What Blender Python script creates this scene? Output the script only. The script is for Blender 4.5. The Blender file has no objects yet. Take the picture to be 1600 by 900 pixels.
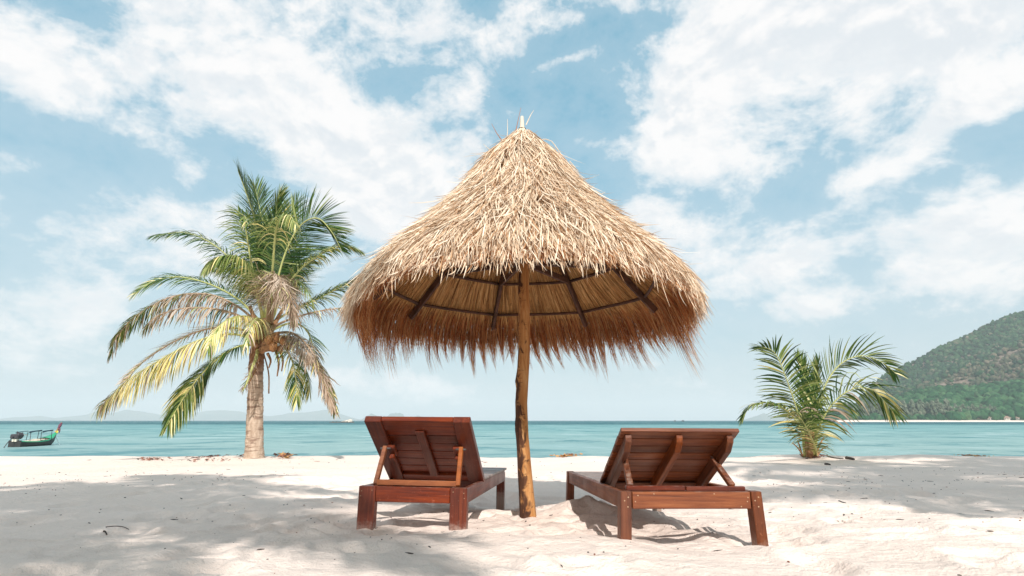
import bpy, bmesh, math, random
import numpy as np
from mathutils import Matrix, Vector, Euler

R = math.radians
C = bpy.context.scene.collection
SC = bpy.context.scene
rng = np.random.default_rng(7)
random.seed(7)

# ------------------------------------------------------------------ camera
F, TILT, CAMZ = 900.0, math.atan(207 / 900.0), 0.75        # focal length in photo pixels (1600 wide)
cd = bpy.data.cameras.new("camera")
cd.sensor_width = 36.0
cd.lens = 36.0 * F / 1600.0
cd.clip_start, cd.clip_end = 0.05, 60000.0
cam = bpy.data.objects.new("camera", cd)
cam.location = (0, 0, CAMZ)
cam.rotation_euler = (math.pi / 2 + TILT, 0, 0)
C.objects.link(cam)
SC.camera = cam
CT, ST = math.cos(TILT), math.sin(TILT)

def at(px, py, Y):
    """world point seen at photo pixel (px, py) at depth Y along the beach axis"""
    u, v = (px - 800) / F, (450 - py) / F
    d = (u, CT - v * ST, ST + v * CT)
    k = Y / d[1]
    return np.array([d[0] * k, Y, CAMZ + d[2] * k])

def azel(px, py):
    p = at(px, py, 1.0) - np.array([0, 0, CAMZ])
    return math.atan2(p[0], p[1]), math.atan2(p[2], math.hypot(p[0], p[1]))

# ------------------------------------------------------------------ node helpers
class NT:
    def __init__(s, tree):
        s.t = tree; s.n = tree.nodes; s.l = tree.links
    def node(s, typ, **kw):
        n = s.n.new(typ)
        for k, v in kw.items():
            if k == "ins":
                for i, x in v.items(): s.put(n.inputs[i], x)
            else: setattr(n, k, v)
        return n
    def put(s, sock, x):
        if isinstance(x, bpy.types.NodeSocket): s.l.new(x, sock)
        elif isinstance(x, bpy.types.Node): s.l.new(x.outputs[0], sock)
        else: sock.default_value = x
    def math(s, op, a, b=None, c=None, clamp=False):
        n = s.n.new("ShaderNodeMath"); n.operation = op; n.use_clamp = clamp
        s.put(n.inputs[0], a)
        if b is not None: s.put(n.inputs[1], b)
        if c is not None: s.put(n.inputs[2], c)
        return n.outputs[0]
    def vec(s, op, a, b=None, c=None, out=0):
        n = s.n.new("ShaderNodeVectorMath"); n.operation = op
        s.put(n.inputs[0], a)
        if b is not None: s.put(n.inputs[1], b)
        if c is not None: s.put(n.inputs[2], c)
        return n.outputs[out]
    def noise(s, v, scale, detail=4, rough=.55, dist=0.0, out=0):
        n = s.n.new("ShaderNodeTexNoise")
        if v is not None: s.put(n.inputs["Vector"], v)
        n.inputs["Scale"].default_value = scale; n.inputs["Detail"].default_value = detail
        n.inputs["Roughness"].default_value = rough; n.inputs["Distortion"].default_value = dist
        return n.outputs[out]
    def ramp(s, f, stops, interp="LINEAR"):
        n = s.n.new("ShaderNodeValToRGB"); n.color_ramp.interpolation = interp
        e = n.color_ramp.elements
        while len(e) < len(stops): e.new(0.5)
        for i, (p, c) in enumerate(stops):
            e[i].position = p; e[i].color = tuple(c) + (1,) if len(c) == 3 else c
        s.put(n.inputs[0], f)
        return n.outputs[0]
    def mix(s, f, a, b, mode="MIX"):
        n = s.n.new("ShaderNodeMix"); n.data_type = "RGBA"; n.blend_type = mode
        s.put(n.inputs[0], f)
        s.put(n.inputs[6], a if not isinstance(a, tuple) else a + (1,) if len(a) == 3 else a)
        s.put(n.inputs[7], b if not isinstance(b, tuple) else b + (1,) if len(b) == 3 else b)
        return n.outputs[2]
    def smooth(s, x, a, b):
        n = s.n.new("ShaderNodeMapRange"); n.interpolation_type = "SMOOTHSTEP"
        s.put(n.inputs[0], x); s.put(n.inputs[1], a); s.put(n.inputs[2], b)
        n.inputs[3].default_value = 0; n.inputs[4].default_value = 1
        return n.outputs[0]
    def lin(s, x, a, b, c=0.0, d=1.0):
        n = s.n.new("ShaderNodeMapRange")
        s.put(n.inputs[0], x)
        for i, q in enumerate((a, b, c, d)): s.put(n.inputs[1 + i], q)
        return n.outputs[0]

# ------------------------------------------------------------------ world: Nishita sky with procedural clouds
SUN_EL, SUN_AZ = R(38.0), R(8.0)     # behind the camera, slightly to the right
SKY = 0.10
W = bpy.data.worlds.new("World"); SC.world = W
W.use_nodes = True
W.cycles.sampling_method = "MANUAL"; W.cycles.sample_map_resolution = 512
W.node_tree.nodes.clear()
N = NT(W.node_tree)
sky = N.node("ShaderNodeTexSky", sky_type="NISHITA", sun_disc=False, sun_elevation=SUN_EL,
             sun_rotation=math.pi - SUN_AZ, altitude=0.0, air_density=1.0, dust_density=1.2, ozone_density=1.0)
tc = N.node("ShaderNodeTexCoord").outputs["Generated"]
sp = N.node("ShaderNodeSeparateXYZ", ins={0: tc})
el = N.math("ARCSINE", N.math("MINIMUM", N.math("MAXIMUM", sp.outputs[2], -1.0), 1.0))
az = N.math("ARCTAN2", sp.outputs[0], sp.outputs[1])
v0 = N.node("ShaderNodeCombineXYZ", ins={0: az, 1: el}).outputs[0]
SQ = (1.0, 1.5, 1.0)
vs = N.vec("MULTIPLY", v0, SQ)
w1 = N.vec("SUBTRACT", N.noise(vs, 4.0, 3, .5, out=1), (.5, .5, .5))
w2 = N.vec("SUBTRACT", N.noise(vs, 15.0, 4, .6, out=1), (.5, .5, .5))
v = N.vec("ADD", v0, N.vec("ADD", N.vec("MULTIPLY", w1, (.13, .09, 0)), N.vec("MULTIPLY", w2, (.045, .035, 0))))
BLOBS = [  # photo px, py, half width, half height, tilt (deg, anticlockwise), weight
    # large cumulus top right
    (1190, 90, 150, 130, 10, 1.5), (1075, 170, 90, 55, 25, 1.1), (1300, 70, 230, 110, 0, 1.2), (1430, 30, 230, 75, 10, 1.1),
    (1200, 190, 160, 55, 8, .8), (1570, 5, 150, 55, 0, .9), (1120, 40, 60, 70, 0, 1.0),
    # diagonal band right
    (1470, 205, 170, 38, 27, 1.0), (1575, 140, 90, 50, 30, .9), (1370, 255, 75, 24, 12, .8), (1340, 205, 40, 22, 0, .5),
    (1440, 105, 70, 25, 20, .35),
    # lower right
    (1540, 345, 190, 55, 15, .95), (1590, 420, 150, 50, 5, .75), (1300, 393, 140, 20, 3, .8), (1440, 425, 170, 32, 8, .6), (1300, 480, 210, 24, 4, .55),
    # right of the umbrella
    (1010, 325, 55, 22, 5, .8), (1130, 360, 170, 48, 0, .65), (1090, 430, 150, 45, 0, .45), (930, 210, 40, 25, 10, .4),
    # left mass
    (330, 30, 260, 60, -4, .9), (160, 110, 200, 55, 5, .75), (60, 100, 90, 45, 0, .5), (300, 110, 130, 60, -10, .7),
    (420, 150, 120, 70, -20, .95), (510, 195, 130, 65, -10, .9), (620, 235, 140, 65, -15, .8), (560, 300, 150, 75, 0, .7), (660, 320, 110, 60, 0, .6),
    (170, 175, 120, 30, 0, .5), (690, 220, 70, 45, 0, .45),
    (575, 25, 120, 45, -10, .6), (665, 55, 90, 35, 0, .6), (815, 22, 42, 32, 20, .8), (880, 46, 32, 16, 10, .75), (876, 112, 40, 14, 18, .75),
    (742, 128, 50, 20, 20, .7), (690, 96, 50, 16, 5, .5), (955, 6, 45, 20, -10, .6), (780, 70, 50, 30, 0, .3),
    # low left
    (300, 335, 120, 36, 0, .65), (15, 235, 45, 26, 0, .6), (120, 375, 220, 48, 0, .5), (110, 490, 150, 34, 0, .65), (60, 560, 180, 36, 0, .55),
    (560, 585, 90, 18, 0, .55), (700, 610, 140, 16, 0, .4), (300, 270, 60, 22, 0, .3), (0, 305, 14, 16, 0, .4),
    (330, 250, 60, 24, 0, .35), (450, 420, 200, 60, 0, .3), (1000, 600, 260, 25, 0, .3), (1180, 560, 200, 22, 0, .25),
]
# the rest of the sky, out of frame, carries the same broken cloud
orng = random.Random(3)
acc = None
def add_blob(a, e, sx, sy, rot, wgt):
    global acc
    m = N.node("ShaderNodeMapping", vector_type="TEXTURE", ins={0: v})
    m.inputs["Location"].default_value = (a, e, 0); m.inputs["Rotation"].default_value = (0, 0, rot)
    m.inputs["Scale"].default_value = (sx, sy, 1)
    d = N.vec("DOT_PRODUCT", m.outputs[0], m.outputs[0], out=1)
    g = N.math("EXPONENT", N.math("MULTIPLY", d, -1.0))
    g = N.math("MULTIPLY", g, wgt)
    acc = g if acc is None else N.math("ADD", acc, g)
for px, py, hw, hh, rot, wgt in BLOBS:
    a, e = azel(px, py); a2, _ = azel(px + 10, py); _, e2 = azel(px, py - 10)
    add_blob(a, e, hw * abs(a2 - a) / 10, hh * abs(e2 - e) / 10, R(rot), wgt)
for k in range(9):
    a = orng.uniform(.95, 2 * math.pi - .95); a = a - 2 * math.pi if a > math.pi else a
    add_blob(a, orng.uniform(.08, 1.2), orng.uniform(.4, .8), orng.uniform(.15, .3), orng.uniform(-.3, .3), orng.uniform(.7, 1.2))
for k in range(3):
    add_blob(orng.uniform(-.9, .9), orng.uniform(.72, 1.3), orng.uniform(.2, .4), orng.uniform(.06, .12), 0, orng.uniform(.5, 1.0))
f1 = N.noise(vs, 5.0, 11, .63, .25)
f2 = N.noise(vs, 2.4, 4, .5)
f3 = N.noise(vs, 34.0, 6, .65, .4)
accs = N.math("SUBTRACT", 1.0, N.math("EXPONENT", N.math("MULTIPLY", acc, -1.25)))
bil = N.math("ABSOLUTE", N.math("SUBTRACT", N.noise(vs, 13.0, 5, .6), .5))      # billows
dens = N.math("ADD", N.math("MULTIPLY_ADD", bil, -.85, N.math("ADD", accs, .10)), N.math("MULTIPLY_ADD", N.math("SUBTRACT", f1, .5), 2.3, N.math("MULTIPLY", N.math("SUBTRACT", f2, .5), .5)))
dens = N.math("MULTIPLY_ADD", N.math("SUBTRACT", f3, .5), .45, dens)
alpha = N.smooth(dens, .14, .84)
thick = N.smooth(dens, .5, 1.05)
veil = N.math("MULTIPLY", N.smooth(dens, -.55, .4), .22)
alpha = N.math("MAXIMUM", alpha, veil)
SKYC = N.mix(.72, N.mix(1.0, sky.outputs[0], (1.35, 1.6, 1.3), "MULTIPLY"), (1.1, 3.4, 4.85))
hz = N.math("POWER", N.math("SUBTRACT", 1.0, N.lin(el, 0.0, .60)), 1.8)
skyb = N.mix(N.math("MULTIPLY", hz, .85), SKYC, (4.6, 5.1, 5.45))
up1 = N.noise(N.vec("ADD", vs, (.012, .030, 0)), 5.0, 6, .60, .25)      # cloud relief: thinner towards the light reads brighter
shade = N.math("MULTIPLY_ADD", N.math("SUBTRACT", N.noise(vs, 5.0, 6, .60, .25), up1), 3.2, N.math("MULTIPLY_ADD", N.math("SUBTRACT", N.noise(vs, 3.1, 5, .55), .5), .9, .5))
cl_in = N.mix(N.smooth(shade, .25, .72), (6.15, 6.4, 6.65), (7.75, 7.55, 7.45))
cl_ed = (7.1, 7.15, 7.2)
cl = N.mix(thick, cl_ed, cl_in)
allsky = N.mix(N.math("MULTIPLY", alpha, .95), skyb, cl)
bg = N.node("ShaderNodeBackground", ins={0: allsky, 1: SKY})
N.l.new(bg.outputs[0], N.node("ShaderNodeOutputWorld").inputs[0])

# ------------------------------------------------------------------ sun
sd = bpy.data.lights.new("sun", "SUN"); sd.energy = 3.6; sd.angle = R(.53); sd.color = (1.0, .975, .935)
sun = bpy.data.objects.new("sun", sd); C.objects.link(sun)
TO_SUN = Vector((math.sin(SUN_AZ) * math.cos(SUN_EL), -math.cos(SUN_AZ) * math.cos(SUN_EL), math.sin(SUN_EL)))
sun.rotation_euler = TO_SUN.to_track_quat("Z", "Y").to_euler()
sun.location = TO_SUN * 30

SC.view_settings.view_transform = "Standard"; SC.view_settings.look = "None"
SC.view_settings.exposure = 0.42; SC.view_settings.gamma = 1.0
SC.render.engine = "CYCLES"
SC.cycles.use_denoising = True
SC.cycles.max_bounces = 8; SC.cycles.volume_bounces = 2; SC.cycles.diffuse_bounces = 5; SC.cycles.transparent_max_bounces = 8

# ------------------------------------------------------------------ object helpers
def tag(o, label=None, cat=None, group=None, kind=None):
    if label: o["label"] = label
    if cat: o["category"] = cat
    if group: o["group"] = group
    if kind: o["kind"] = kind
    return o

def empty(name, loc=(0, 0, 0), rot=None):
    o = bpy.data.objects.new(name, None); C.objects.link(o)
    o.location = loc; o.empty_display_size = .2
    if rot is not None: o.rotation_euler = rot
    return o

def npmesh(name, V, Fc, mats, parent=None, smooth=False, midx=None):
    """mesh object from numpy vertices and faces (quads or triangles)"""
    V = np.asarray(V, np.float32); Fc = np.asarray(Fc, np.int32)
    me = bpy.data.meshes.new(name)
    n, k = Fc.shape
    me.vertices.add(len(V)); me.vertices.foreach_set("co", V.ravel())
    me.loops.add(n * k); me.loops.foreach_set("vertex_index", Fc.ravel())
    me.polygons.add(n); me.polygons.foreach_set("loop_start", np.arange(0, n * k, k, dtype=np.int32))
    if midx is not None: me.polygons.foreach_set("material_index", np.asarray(midx, np.int32))
    me.polygons.foreach_set("use_smooth", np.full(n, smooth))
    me.update(calc_edges=True)
    for m in (mats if isinstance(mats, (list, tuple)) else [mats]): me.materials.append(m)
    o = bpy.data.objects.new(name, me); C.objects.link(o)
    if parent: o.parent = parent
    return o

def bmobj(name, bm, mats, parent=None, smooth=False, bevel=0):
    if bevel:
        bmesh.ops.bevel(bm, geom=[e for e in bm.edges if e.calc_length() > bevel * 2.2], offset=bevel, segments=1, affect="EDGES", clamp_overlap=True)
    me = bpy.data.meshes.new(name); bmesh.ops.recalc_face_normals(bm, faces=bm.faces)
    bm.to_mesh(me); bm.free()
    for m in (mats if isinstance(mats, (list, tuple)) else [mats]): me.materials.append(m)
    if smooth: me.polygons.foreach_set("use_smooth", [True] * len(me.polygons))
    o = bpy.data.objects.new(name, me); C.objects.link(o)
    if parent: o.parent = parent
    return o

def box_bm(x0, x1, y0, y1, z0, z1, bm=None, M=None):
    bm = bm or bmesh.new()
    vs = [bm.verts.new((M @ Vector((x, y, z))) if M else (x, y, z)) for x in (x0, x1) for y in (y0, y1) for z in (z0, z1)]
    for f in ((0, 1, 3, 2), (4, 6, 7, 5), (0, 4, 5, 1), (2, 3, 7, 6), (0, 2, 6, 4), (1, 5, 7, 3)):
        bm.faces.new([vs[i] for i in f])
    return bm

def box(name, x0, x1, y0, y1, z0, z1, mat, parent=None, bevel=.003, M=None):
    return bmobj(name, box_bm(x0, x1, y0, y1, z0, z1, M=M), mat, parent, bevel=bevel)

def beam(name, a, b, w, h, mat, parent=None, up=(0, 0, 1), bevel=.003):
    """squared stick from a to b, w wide and h deep"""
    a, b = Vector(a), Vector(b); t = (b - a).normalized()
    s = t.cross(Vector(up)).normalized(); n = s.cross(t)
    M = Matrix((s, t, n)).transposed().to_4x4(); M.translation = a
    return box(name, -w / 2, w / 2, 0, (b - a).length, -h / 2, h / 2, mat, parent, bevel, M)

def tube_arr(P, rad, seg=8, cap=True):
    """vertices and quads of a tube along points P with radii rad"""
    P = np.asarray(P, float); n = len(P); rad = np.broadcast_to(rad, (n,))
    T = np.gradient(P, axis=0); T /= np.linalg.norm(T, axis=1)[:, None] + 1e-9
    ref = np.array([0, 0, 1.0]) if abs(T[0][2]) < .9 else np.array([1.0, 0, 0])
    V = []
    for i in range(n):
        s = np.cross(T[i], ref); s /= np.linalg.norm(s) + 1e-9; m = np.cross(s, T[i])
        a = np.linspace(0, 2 * np.pi, seg, endpoint=False)
        V.append(P[i] + rad[i] * (np.cos(a)[:, None] * s + np.sin(a)[:, None] * m))
    V = np.concatenate(V)
    Q = [(i * seg + j, i * seg + (j + 1) % seg, (i + 1) * seg + (j + 1) % seg, (i + 1) * seg + j) for i in range(n - 1) for j in range(seg)]
    if cap:
        V = np.vstack([V, P[0], P[-1]]); a, b = len(V) - 2, len(V) - 1
        Q += [(a, (j + 1) % seg, j, a) for j in range(0)]
        for j in range(0, seg, 2):
            Q.append((a, (j + 2) % seg, (j + 1) % seg, j))
            o = (n - 1) * seg
            Q.append((b, o + j, o + (j + 1) % seg, o + (j + 2) % seg))
    return V, np.array(Q)

def tube(name, P, rad, mat, parent=None, seg=8, smooth=True):
    V, Q = tube_arr(P, rad, seg)
    return npmesh(name, V, Q, mat, parent, smooth)

def ribbons(P, S, Wd):
    """P (n,k,3) spines, S (n,k,3) side vectors, Wd (n,k) widths -> verts, quads"""
    n, k, _ = P.shape
    V = np.stack([P - S * Wd[..., None] / 2, P + S * Wd[..., None] / 2], 2).reshape(-1, 3)
    base = (np.arange(n)[:, None] * k + np.arange(k - 1)[None]) * 2
    Q = np.stack([base, base + 1, base + 3, base + 2], -1).reshape(-1, 4)
    return V, Q

def unit(a): return a / (np.linalg.norm(a, axis=-1, keepdims=True) + 1e-9)

def vnoise(x, y, seed=0):
    """smooth value noise in -1..1"""
    x = np.asarray(x, float); y = np.asarray(y, float)
    xi, yi = np.floor(x).astype(np.int64), np.floor(y).astype(np.int64); fx, fy = x - xi, y - yi
    fx = fx * fx * fx * (fx * (fx * 6 - 15) + 10); fy = fy * fy * fy * (fy * (fy * 6 - 15) + 10)
    def h(a, b):
        q = (a * 374761393 + b * 668265263 + seed * 974634777) & 0x7fffffff
        q = ((q ^ (q >> 13)) * 1274126177) & 0x7fffffff
        return ((q ^ (q >> 16)) & 0xffff) / 32767.5 - 1
    return (h(xi, yi) * (1 - fx) + h(xi + 1, yi) * fx) * (1 - fy) + (h(xi, yi + 1) * (1 - fx) + h(xi + 1, yi + 1) * fx) * fy

def fbm(x, y, seed=0, octv=4, gain=.5):
    r, a = 0, 1.0
    for i in range(octv):
        r = r + a * vnoise(x * 2 ** i + 17.3 * i, y * 2 ** i - 9.1 * i, seed + i); a *= gain
    return r

# ------------------------------------------------------------------ materials
def mat(name, build):
    m = bpy.data.materials.new(name); m.use_nodes = True
    t = NT(m.node_tree); p = t.n["Principled BSDF"]
    build(t, p)
    return m
def pset(t, p, **k):
    for a, b in k.items():
        t.put(p.inputs[{"base": "Base Color", "rough": "Roughness", "spec": "Specular IOR Level", "normal": "Normal", "coat": "Coat Weight", "crough": "Coat Roughness", "metal": "Metallic", "sub": "Subsurface Weight"}[a]],
              b + (1,) if isinstance(b, tuple) and len(b) == 3 else b)
def bump(t, h, dist=.01, strength=1.0):
    return t.node("ShaderNodeBump", ins={"Height": h, "Distance": dist, "Strength": strength}).outputs[0]
def ocoord(t): return t.node("ShaderNodeTexCoord").outputs["Object"]
def gpos(t): return t.node("ShaderNodeNewGeometry").outputs["Position"]
def island(t): return t.node("ShaderNodeNewGeometry").outputs["Random Per Island"]
def objrand(t): return t.node("ShaderNodeObjectInfo").outputs["Random"]

def m_sand(t, p):
    g = gpos(t)
    a = t.noise(g, 1.3, 5, .6); b = t.noise(g, 60, 3, .7); c = t.noise(g, 260, 2, .6)
    col = t.mix(t.smooth(a, .3, .7), (.86, .70, .605), (.91, .745, .65))
    col = t.mix(t.math("MULTIPLY", t.smooth(b, .55, .8), .35), col, (.62, .55, .48))
    speck = t.smooth(t.noise(g, 120, 1, .5), .74, .80)
    col = t.mix(t.math("MULTIPLY", speck, .5), col, (.34, .28, .22))
    hgt = t.math("ADD", t.math("MULTIPLY", t.noise(g, 14, 5, .62), 1.0), t.math("MULTIPLY", b, .25))
    hgt = t.math("ADD", hgt, t.math("MULTIPLY", c, .10))
    pset(t, p, base=col, rough=.95, spec=.1, normal=bump(t, hgt, .032, .85))
SAND = mat("pale_coral_sand", m_sand)

def m_water(t, p):
    g = gpos(t)
    s = t.node("ShaderNodeSeparateXYZ", ins={0: g})
    y = s.outputs[1]
    patch = t.noise(t.vec("MULTIPLY", g, (.004, .012, 0)), 1.0, 5, .6)
    yy = t.math("ADD", y, t.math("MULTIPLY", t.math("SUBTRACT", patch, .5), 260.0))
    col = t.ramp(t.lin(y, 40, 420), [(0.0, (.285, .41, .385)), (.3, (.195, .36, .345)), (1.0, (.13, .305, .30))])
    deep = t.smooth(yy, 300.0, 420.0)
    col = t.mix(deep, col, (.022, .105, .122))
    n1 = t.noise(t.vec("MULTIPLY", g, (.075, .085, 1)), 1.0, 9, .74, .6)
    n2 = t.noise(t.vec("MULTIPLY", g, (.016, .014, 1)), 1.0, 6, .65, .3)
    dark = t.math("MULTIPLY", t.smooth(n1, .50, .62), .85)
    col = t.mix(dark, col, (.07, .215, .23))
    col = t.mix(t.math("MULTIPLY", t.smooth(n1, .48, .36), .6), col, (.42, .54, .53))
    col = t.mix(t.math("MULTIPLY", t.smooth(n2, .5, .66), .45), col, (.10, .27, .28))
    h = t.math("ADD", t.math("MULTIPLY", n1, 1.2), t.math("MULTIPLY", n2, 1.5))
    nb = bump(t, h, .8, .6)
    pset(t, p, base=col, rough=.6, spec=0.0, normal=nb)
    gl = t.node("ShaderNodeBsdfGlossy", ins={"Color": (.9, .95, 1, 1), "Roughness": .22, "Normal": nb})
    mx = t.node("ShaderNodeMixShader", ins={0: t.math("MULTIPLY_ADD", deep, -.08, .16), 1: p.outputs[0], 2: gl.outputs[0]})
    t.l.new(mx.outputs[0], t.n["Material Output"].inputs[0])
WATER = mat("turquoise_sea", m_water)

def wood(name, dark, mid, light, rough=.42, coat=.15, grain=(3, 60, 60), wear=.25):
    def b(t, p):
        o = ocoord(t)
        r = objrand(t)
        off = t.node("ShaderNodeCombineXYZ", ins={0: t.math("MULTIPLY", r, 13.0), 1: t.math("MULTIPLY", r, 7.0), 2: t.math("MULTIPLY", r, 5.0)}).outputs[0]
        q = t.vec("ADD", o, off)
        n1 = t.noise(t.vec("MULTIPLY", q, grain), 1.0, 5, .6, .6)
        n2 = t.noise(q, 5.0, 4, .6)
        col = t.ramp(n1, [(.28, dark), (.5, mid), (.74, light)])
        col = t.mix(t.math("MULTIPLY", t.smooth(n2, .4, .75), .4), col, dark)
        col = t.mix(t.math("MULTIPLY", t.lin(r, 0, 1, 0, .35), 1.0), col, mid)
        wr = t.smooth(t.noise(q, 38, 4, .7), .62, .74)
        col = t.mix(t.math("MULTIPLY", wr, wear), col, tuple(min(1, c * 2.2 + .05) for c in light))
        hsv = t.node("ShaderNodeHueSaturation", ins={"Value": t.lin(t.math("FRACT", t.math("MULTIPLY", r, 7.31)), 0, 1, .72, 1.28), "Saturation": t.lin(t.math("FRACT", t.math("MULTIPLY", r, 3.7)), 0, 1, .97, 1.15), "Color": col})
        col = hsv.outputs[0]
        gp = gpos(t); wz = t.node("ShaderNodeSeparateXYZ", ins={0: gp}).outputs[2]
        dust = t.math("MULTIPLY", t.smooth(t.math("ADD", wz, t.math("MULTIPLY", t.noise(gp, 45, 4, .65), .14)), .22, .13), .38)
        col = t.mix(dust, col, (.62, .52, .44))
        nz = t.node("ShaderNodeSeparateXYZ", ins={0: t.node("ShaderNodeNewGeometry").outputs["Normal"]}).outputs[2]
        top = t.math("MULTIPLY", t.smooth(nz, .6, .95), t.math("MULTIPLY", t.smooth(t.noise(gp, 18, 5, .7), .45, .68), .42))
        col = t.mix(top, col, (.50, .40, .33))
        sandy = t.smooth(t.noise(q, 140, 2, .6), .72, .80)
        col = t.mix(t.math("MULTIPLY", sandy, .55), col, (.62, .52, .42))
        pset(t, p, base=col, rough=t.lin(n2, .3, .7, rough - .08, rough + .15), spec=.4, coat=coat, crough=.25, normal=bump(t, t.math("ADD", n1, t.math("MULTIPLY", wr, .6)), .0022, .8))
    return mat(name, b)
RED_X = wood("red_brown_varnished_wood", (.045, .008, .0045), (.132, .023, .0085), (.235, .048, .015), grain=(3, 50, 50))
RED_L = wood("red_brown_varnished_wood_long", (.045, .008, .0045), (.132, .023, .0085), (.235, .048, .015), grain=(50, 3, 50))
RED_Z = wood("red_brown_varnished_wood_upright", (.045, .008, .0045), (.132, .023, .0085), (.235, .048, .015), grain=(50, 50, 3))
ORG_X = wood("orange_brown_wood", (.052, .014, .006), (.15, .043, .017), (.25, .088, .036), rough=.5, coat=.08, grain=(3, 50, 50), wear=.15)
ORG_L = wood("orange_brown_wood_long", (.052, .014, .006), (.15, .043, .017), (.25, .088, .036), rough=.5, coat=.08, grain=(50, 3, 50), wear=.3)
ORG_Z = wood("orange_brown_wood_upright", (.052, .014, .006), (.15, .043, .017), (.25, .088, .036), rough=.5, coat=.08, grain=(50, 50, 3), wear=.3)
PROP = wood("bright_orange_wood", (.17, .05, .018), (.32, .10, .036), (.42, .16, .062), rough=.5, coat=.05, grain=(8, 40, 40), wear=.2)
GREY_X = wood("sky_grey_slat_wood", (.16, .10, .085), (.27, .20, .17), (.38, .31, .28), rough=.45, coat=.12, grain=(3, 50, 50), wear=.3)  # grey in the colour stands in for sky reflected off the seat slats
def m_plug(t, p): pset(t, p, base=(.42, .27, .16), rough=.7)
PLUG = mat("pale_wood_plug", m_plug)

def m_pole(t, p):
    o = ocoord(t)
    s = t.node("ShaderNodeSeparateXYZ", ins={0: o})
    n1 = t.noise(t.vec("MULTIPLY", o, (30, 30, 3.5)), 1.0, 5, .6, .5)
    n2 = t.noise(t.vec("MULTIPLY", o, (16, 16, 9)), 1.0, 4, .62, .8)
    col = t.ramp(n1, [(.25, (.24, .085, .026)), (.5, (.44, .195, .065)), (.75, (.60, .34, .145))])
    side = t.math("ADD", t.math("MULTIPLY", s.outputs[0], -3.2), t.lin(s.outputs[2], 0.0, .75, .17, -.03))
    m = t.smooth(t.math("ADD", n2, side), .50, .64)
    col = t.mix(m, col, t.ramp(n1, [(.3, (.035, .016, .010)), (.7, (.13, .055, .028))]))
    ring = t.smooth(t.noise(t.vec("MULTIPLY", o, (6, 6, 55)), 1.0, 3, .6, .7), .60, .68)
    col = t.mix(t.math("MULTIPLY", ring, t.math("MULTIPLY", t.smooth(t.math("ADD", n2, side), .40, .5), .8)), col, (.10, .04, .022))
    pset(t, p, base=col, rough=.75, spec=.2, normal=bump(t, t.math("ADD", t.math("MULTIPLY", m, .5), n1), .004, .7))
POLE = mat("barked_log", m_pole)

def straw(name, stops, rough=.7, trans=.15):
    def b(t, p):
        r = island(t)
        col = t.ramp(r, stops)
        n = t.noise(gpos(t), 5.0, 4, .65)
        col = t.mix(t.math("MULTIPLY", t.smooth(n, .48, .68), .38), col, tuple(c * .66 for c in stops[1][1]))
        pset(t, p, base=col, rough=rough, spec=.25)
        tr = t.node("ShaderNodeBsdfTranslucent", ins={0: col})
        mx = t.node("ShaderNodeMixShader", ins={0: trans, 1: p.outputs[0], 2: tr.outputs[0]})
        t.l.new(mx.outputs[0], t.n["Material Output"].inputs[0])
    return mat(name, b)
STRAW = straw("sun_bleached_thatch", [(0, (.26, .14, .07)), (.10, (.58, .40, .26)), (.35, (.82, .64, .46)), (.8, (.94, .82, .66)), (.93, (.55, .33, .18)), (1, (.44, .20, .08))])
BED = straw("thatch_bed_straw", [(0, (.20, .11, .05)), (.5, (.30, .18, .09)), (1, (.40, .26, .14))], trans=.0)  # bed colour darkened so the gaps between straws look shaded
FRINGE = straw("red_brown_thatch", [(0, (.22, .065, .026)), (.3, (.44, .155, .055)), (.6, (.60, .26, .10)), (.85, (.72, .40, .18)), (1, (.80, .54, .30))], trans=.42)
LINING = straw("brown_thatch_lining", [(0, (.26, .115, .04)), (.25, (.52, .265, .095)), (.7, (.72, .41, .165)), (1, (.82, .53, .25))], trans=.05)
def m_rafter(t, p):
    n = t.noise(ocoord(t), 14, 4, .6)
    pset(t, p, base=t.ramp(n, [(.3, (.05, .022, .014)), (.7, (.13, .055, .03))]), rough=.75)
RAFTER = mat("dark_rafter_wood", m_rafter)
def m_finial(t, p):
    n = t.noise(t.vec("MULTIPLY", ocoord(t), (30, 30, 6)), 1, 4, .6)
    pset(t, p, base=t.ramp(n, [(.3, (.52, .42, .30)), (.7, (.74, .66, .54))]), rough=.8)
FINIAL = mat("bleached_cane", m_finial)

def leaf(name, stops, trans=.2, rough=.45, spec=.25):
    def b(t, p):
        r = island(t); n = t.noise(gpos(t), 2.3, 3, .6)
        col = t.ramp(t.math("MULTIPLY_ADD", t.math("SUBTRACT", n, .5), .7, r), stops)
        pset(t, p, base=col, rough=rough, spec=spec)
        tr = t.node("ShaderNodeBsdfTranslucent", ins={0: t.mix(.3, col, (.22, .32, .03))})
        mx = t.node("ShaderNodeMixShader", ins={0: trans, 1: p.outputs[0], 2: tr.outputs[0]})
        t.l.new(mx.outputs[0], t.n["Material Output"].inputs[0])
    return mat(name, b)
L_GREEN = leaf("green_palm_leaf", [(0, (.008, .030, .009)), (.5, (.024, .068, .013)), (1, (.080, .145, .028))])
L_LIME = leaf("pale_green_palm_leaf", [(0, (.10, .16, .035)), (.5, (.24, .30, .08)), (1, (.48, .48, .20))])
L_YEL = leaf("yellow_palm_leaf", [(0, (.56, .46, .14)), (.5, (.84, .70, .29)), (1, (.92, .82, .48))], trans=.12)
L_DRY = leaf("dry_palm_leaf", [(0, (.20, .13, .085)), (.5, (.42, .31, .23)), (1, (.60, .48, .38))], trans=.1, rough=.8, spec=.15)
L_OLIVE = leaf("olive_palm_leaf", [(0, (.05, .085, .02)), (.5, (.13, .16, .04)), (1, (.26, .26, .08))])
def m_rachis(t, p): pset(t, p, base=(.42, .42, .15), rough=.5)
RACHIS = mat("yellow_green_midrib", m_rachis)
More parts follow.
